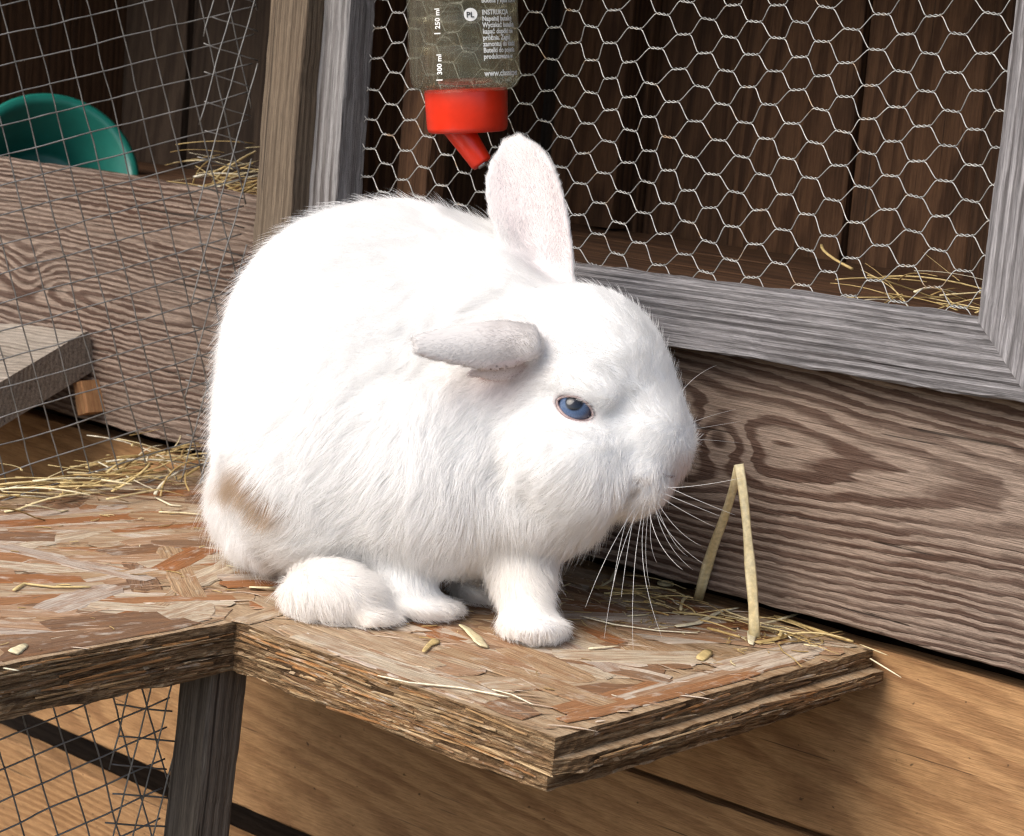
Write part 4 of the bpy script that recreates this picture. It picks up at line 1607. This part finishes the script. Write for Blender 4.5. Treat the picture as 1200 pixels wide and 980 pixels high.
hb.inputs['Radial Roughness'].default_value = .75
hb.inputs['Coat'].default_value = 0.0
df = q.node('ShaderNodeBsdfDiffuse')
q.put(df.inputs['Color'], q.node('ShaderNodeAttribute', attribute_name='coat').outputs['Color'])
ms = q.node('ShaderNodeMixShader')
ms.inputs[0].default_value = .6
q.t.links.new(hb.outputs[0], ms.inputs[1]); q.t.links.new(df.outputs[0], ms.inputs[2])
q.t.links.new(ms.outputs[0], q.out.inputs[0])
hc.materials.append(q.mat)
fur = link('fur', hc, None, rabbit)

# eyes
to_cam = Vector(VM.T @ np.array([.10, .0, -1.0]))
q = NT('rabbit_eye')
co = q.obj()
x, y, z = q.sep(co)
nr_ = q.node('ShaderNodeVectorMath', operation='NORMALIZE')
q.put(nr_.inputs[0], co)
nx2, ny2, nz2 = q.sep(nr_.outputs[0])
rad_ = q.m('SQRT', q.m('ADD', q.m('MULTIPLY', nx2, nx2), q.m('MULTIPLY', ny2, ny2)))
ir = q.noise(q.comb(q.m('MULTIPLY', q.m('ARCTAN2', ny2, nx2), 7.0), q.m('MULTIPLY', rad_, 3.0), 0.0), 2.0, 3, .6)
irc = q.mix(ir, (.03, .052, .115), (.12, .18, .30))
c = q.mix(q.lin(rad_, .46, .56, 0, 1), (.006, .008, .014), irc)
c = q.mix(q.lin(rad_, .76, .90, 0, 1), c, (.05, .05, .08))
q.bsdf(c, .06, Coat_Weight=.25, Coat_Roughness=.02, Specular_IOR_Level=.35)
M_EYE = q.mat
q = NT('eyelid_skin')
q.bsdf(q.mix(q.noise(q.obj(), 400, 2, .6), (.22, .15, .14), (.42, .31, .30)), .45)
M_LID = q.mat
ewc = Vector(CP + VM.T @ eye_c)


def sphere_mesh(name, r, seg=40, rings=24):
    prof = [(r * math.sin(math.pi * k / rings), -r * math.cos(math.pi * k / rings)) for k in range(rings + 1)]
    return lathe(name, prof, seg)


fw2 = Vector(CP + VM.T @ np.array([.02, .004, 0])) * 0
gaze = Vector(VM.T @ np.array([-.05, -.40, -1.0])).normalized()
link('eye', sphere_mesh('eye', ER), M_EYE, rabbit, Matrix.Translation(ewc) @ gaze.to_track_quat('Z', 'Y').to_matrix().to_4x4())
# almond lid rim on the eyeball
V, F, ring_pts = [], [], []
for i in range(49):
    t = 2 * math.pi * i / 48
    xx = 22.5 * math.cos(t)
    yy = 13.0 * math.sin(t) * (1 - .25 * abs(math.cos(t)) ** 3)
    u2 = 673.5 + xx * math.cos(E_ROT) - yy * math.sin(E_ROT)
    v2 = 479 + xx * math.sin(E_ROT) + yy * math.cos(E_ROT)
    s_ = eye_c[2] / FPX
    p = np.array([(u2 - EU) * s_, (v2 - EV) * s_])
    rr2 = (ER + .0004) ** 2 - (p ** 2).sum()
    dz = -math.sqrt(rr2) if rr2 > 0 else .0
    dz = min(dz, -.0045)
    ring_pts.append(CP + VM.T @ (eye_c + np.array([p[0], p[1], dz])))
tube_data(ring_pts, .0008, 8, V, F)
link('eyelid', mesh('eyelid', V, F, True), M_LID, rabbit)
# the far eye, on the side turned away
fe = cc(716, 440, 1.262)
link('eye', sphere_mesh('eye_far', ER), M_EYE, rabbit, Matrix.Translation(Vector(CP + VM.T @ fe)) @ Vector(VM.T @ np.array([.5, -.2, 1.0])).to_track_quat('Z', 'Y').to_matrix().to_4x4())

# nostril
q = NT('nostril')
q.bsdf((.20, .11, .085), .6)
nd = march(781, 557)
pp = [CP + VM.T @ cc(u, v, march(u, v) - .0012) for (u, v) in ((776, 555), (781, 558), (786, 559), (791, 558))]
V, F = tube_data(pp, [.0003, .0008, .0009, .0004], 8)
link('nostril', mesh('nostril', V, F, True), q.mat, rabbit)

# whiskers
q = NT('whisker')
q.bsdf((.86, .85, .82), .35)
M_WH = q.mat
wh = [((752, 592), (722, 640), (708, 748)), ((748, 590), (712, 640), (686, 712)), ((757, 594), (742, 660), (776, 748)), ((755, 592), (738, 660), (742, 762)),
      ((760, 590), (764, 640), (800, 668)), ((764, 588), (782, 634), (826, 662)), ((766, 586), (775, 640), (812, 668)), ((768, 584), (790, 625), (822, 640)),
      ((770, 580), (800, 600), (838, 618)), ((772, 576), (806, 590), (846, 606)), ((775, 572), (815, 572), (870, 560)), ((764, 590), (758, 640), (770, 660)),
      ((800, 500), (825, 488), (862, 480)), ((803, 505), (830, 500), (868, 494)), ((806, 515), (835, 515), (872, 520)), ((776, 568), (820, 588), (862, 604)),
      ((740, 592), (726, 630), (718, 690)), ((745, 594), (735, 640), (728, 700)), ((795, 465), (810, 440), (840, 428)), ((690, 455), (698, 440), (712, 428)),
      ((768, 588), (786, 640), (806, 652)), ((761, 592), (752, 650), (762, 690))]
for k, (a, b, c) in enumerate(wh):
    d0_ = march(*a) if a[0] < 795 else 1.235
    d0_ = min(d0_, 1.26)
    t = np.linspace(0, 1, 12)[:, None]
    dd_ = -.012 if k < 5 or 15 < k < 18 else (.030 if a[0] > 790 else .004)
    A, B, C_ = cc(*a, d0_ + .001), cc(*b, d0_ + dd_ * .6), cc(*c, d0_ + dd_ * 1.6)
    P = (1 - t) ** 2 * A + 2 * (1 - t) * t * B + t ** 2 * C_
    Pw = CP + P @ VM
    Pw[:, 2] = np.maximum(Pw[:, 2], .003)
    V, F = tube_data(Pw, np.linspace(.00017, .00005, 12), 5)
    link('whisker', mesh('whisker', V, F, True), M_WH, rabbit)
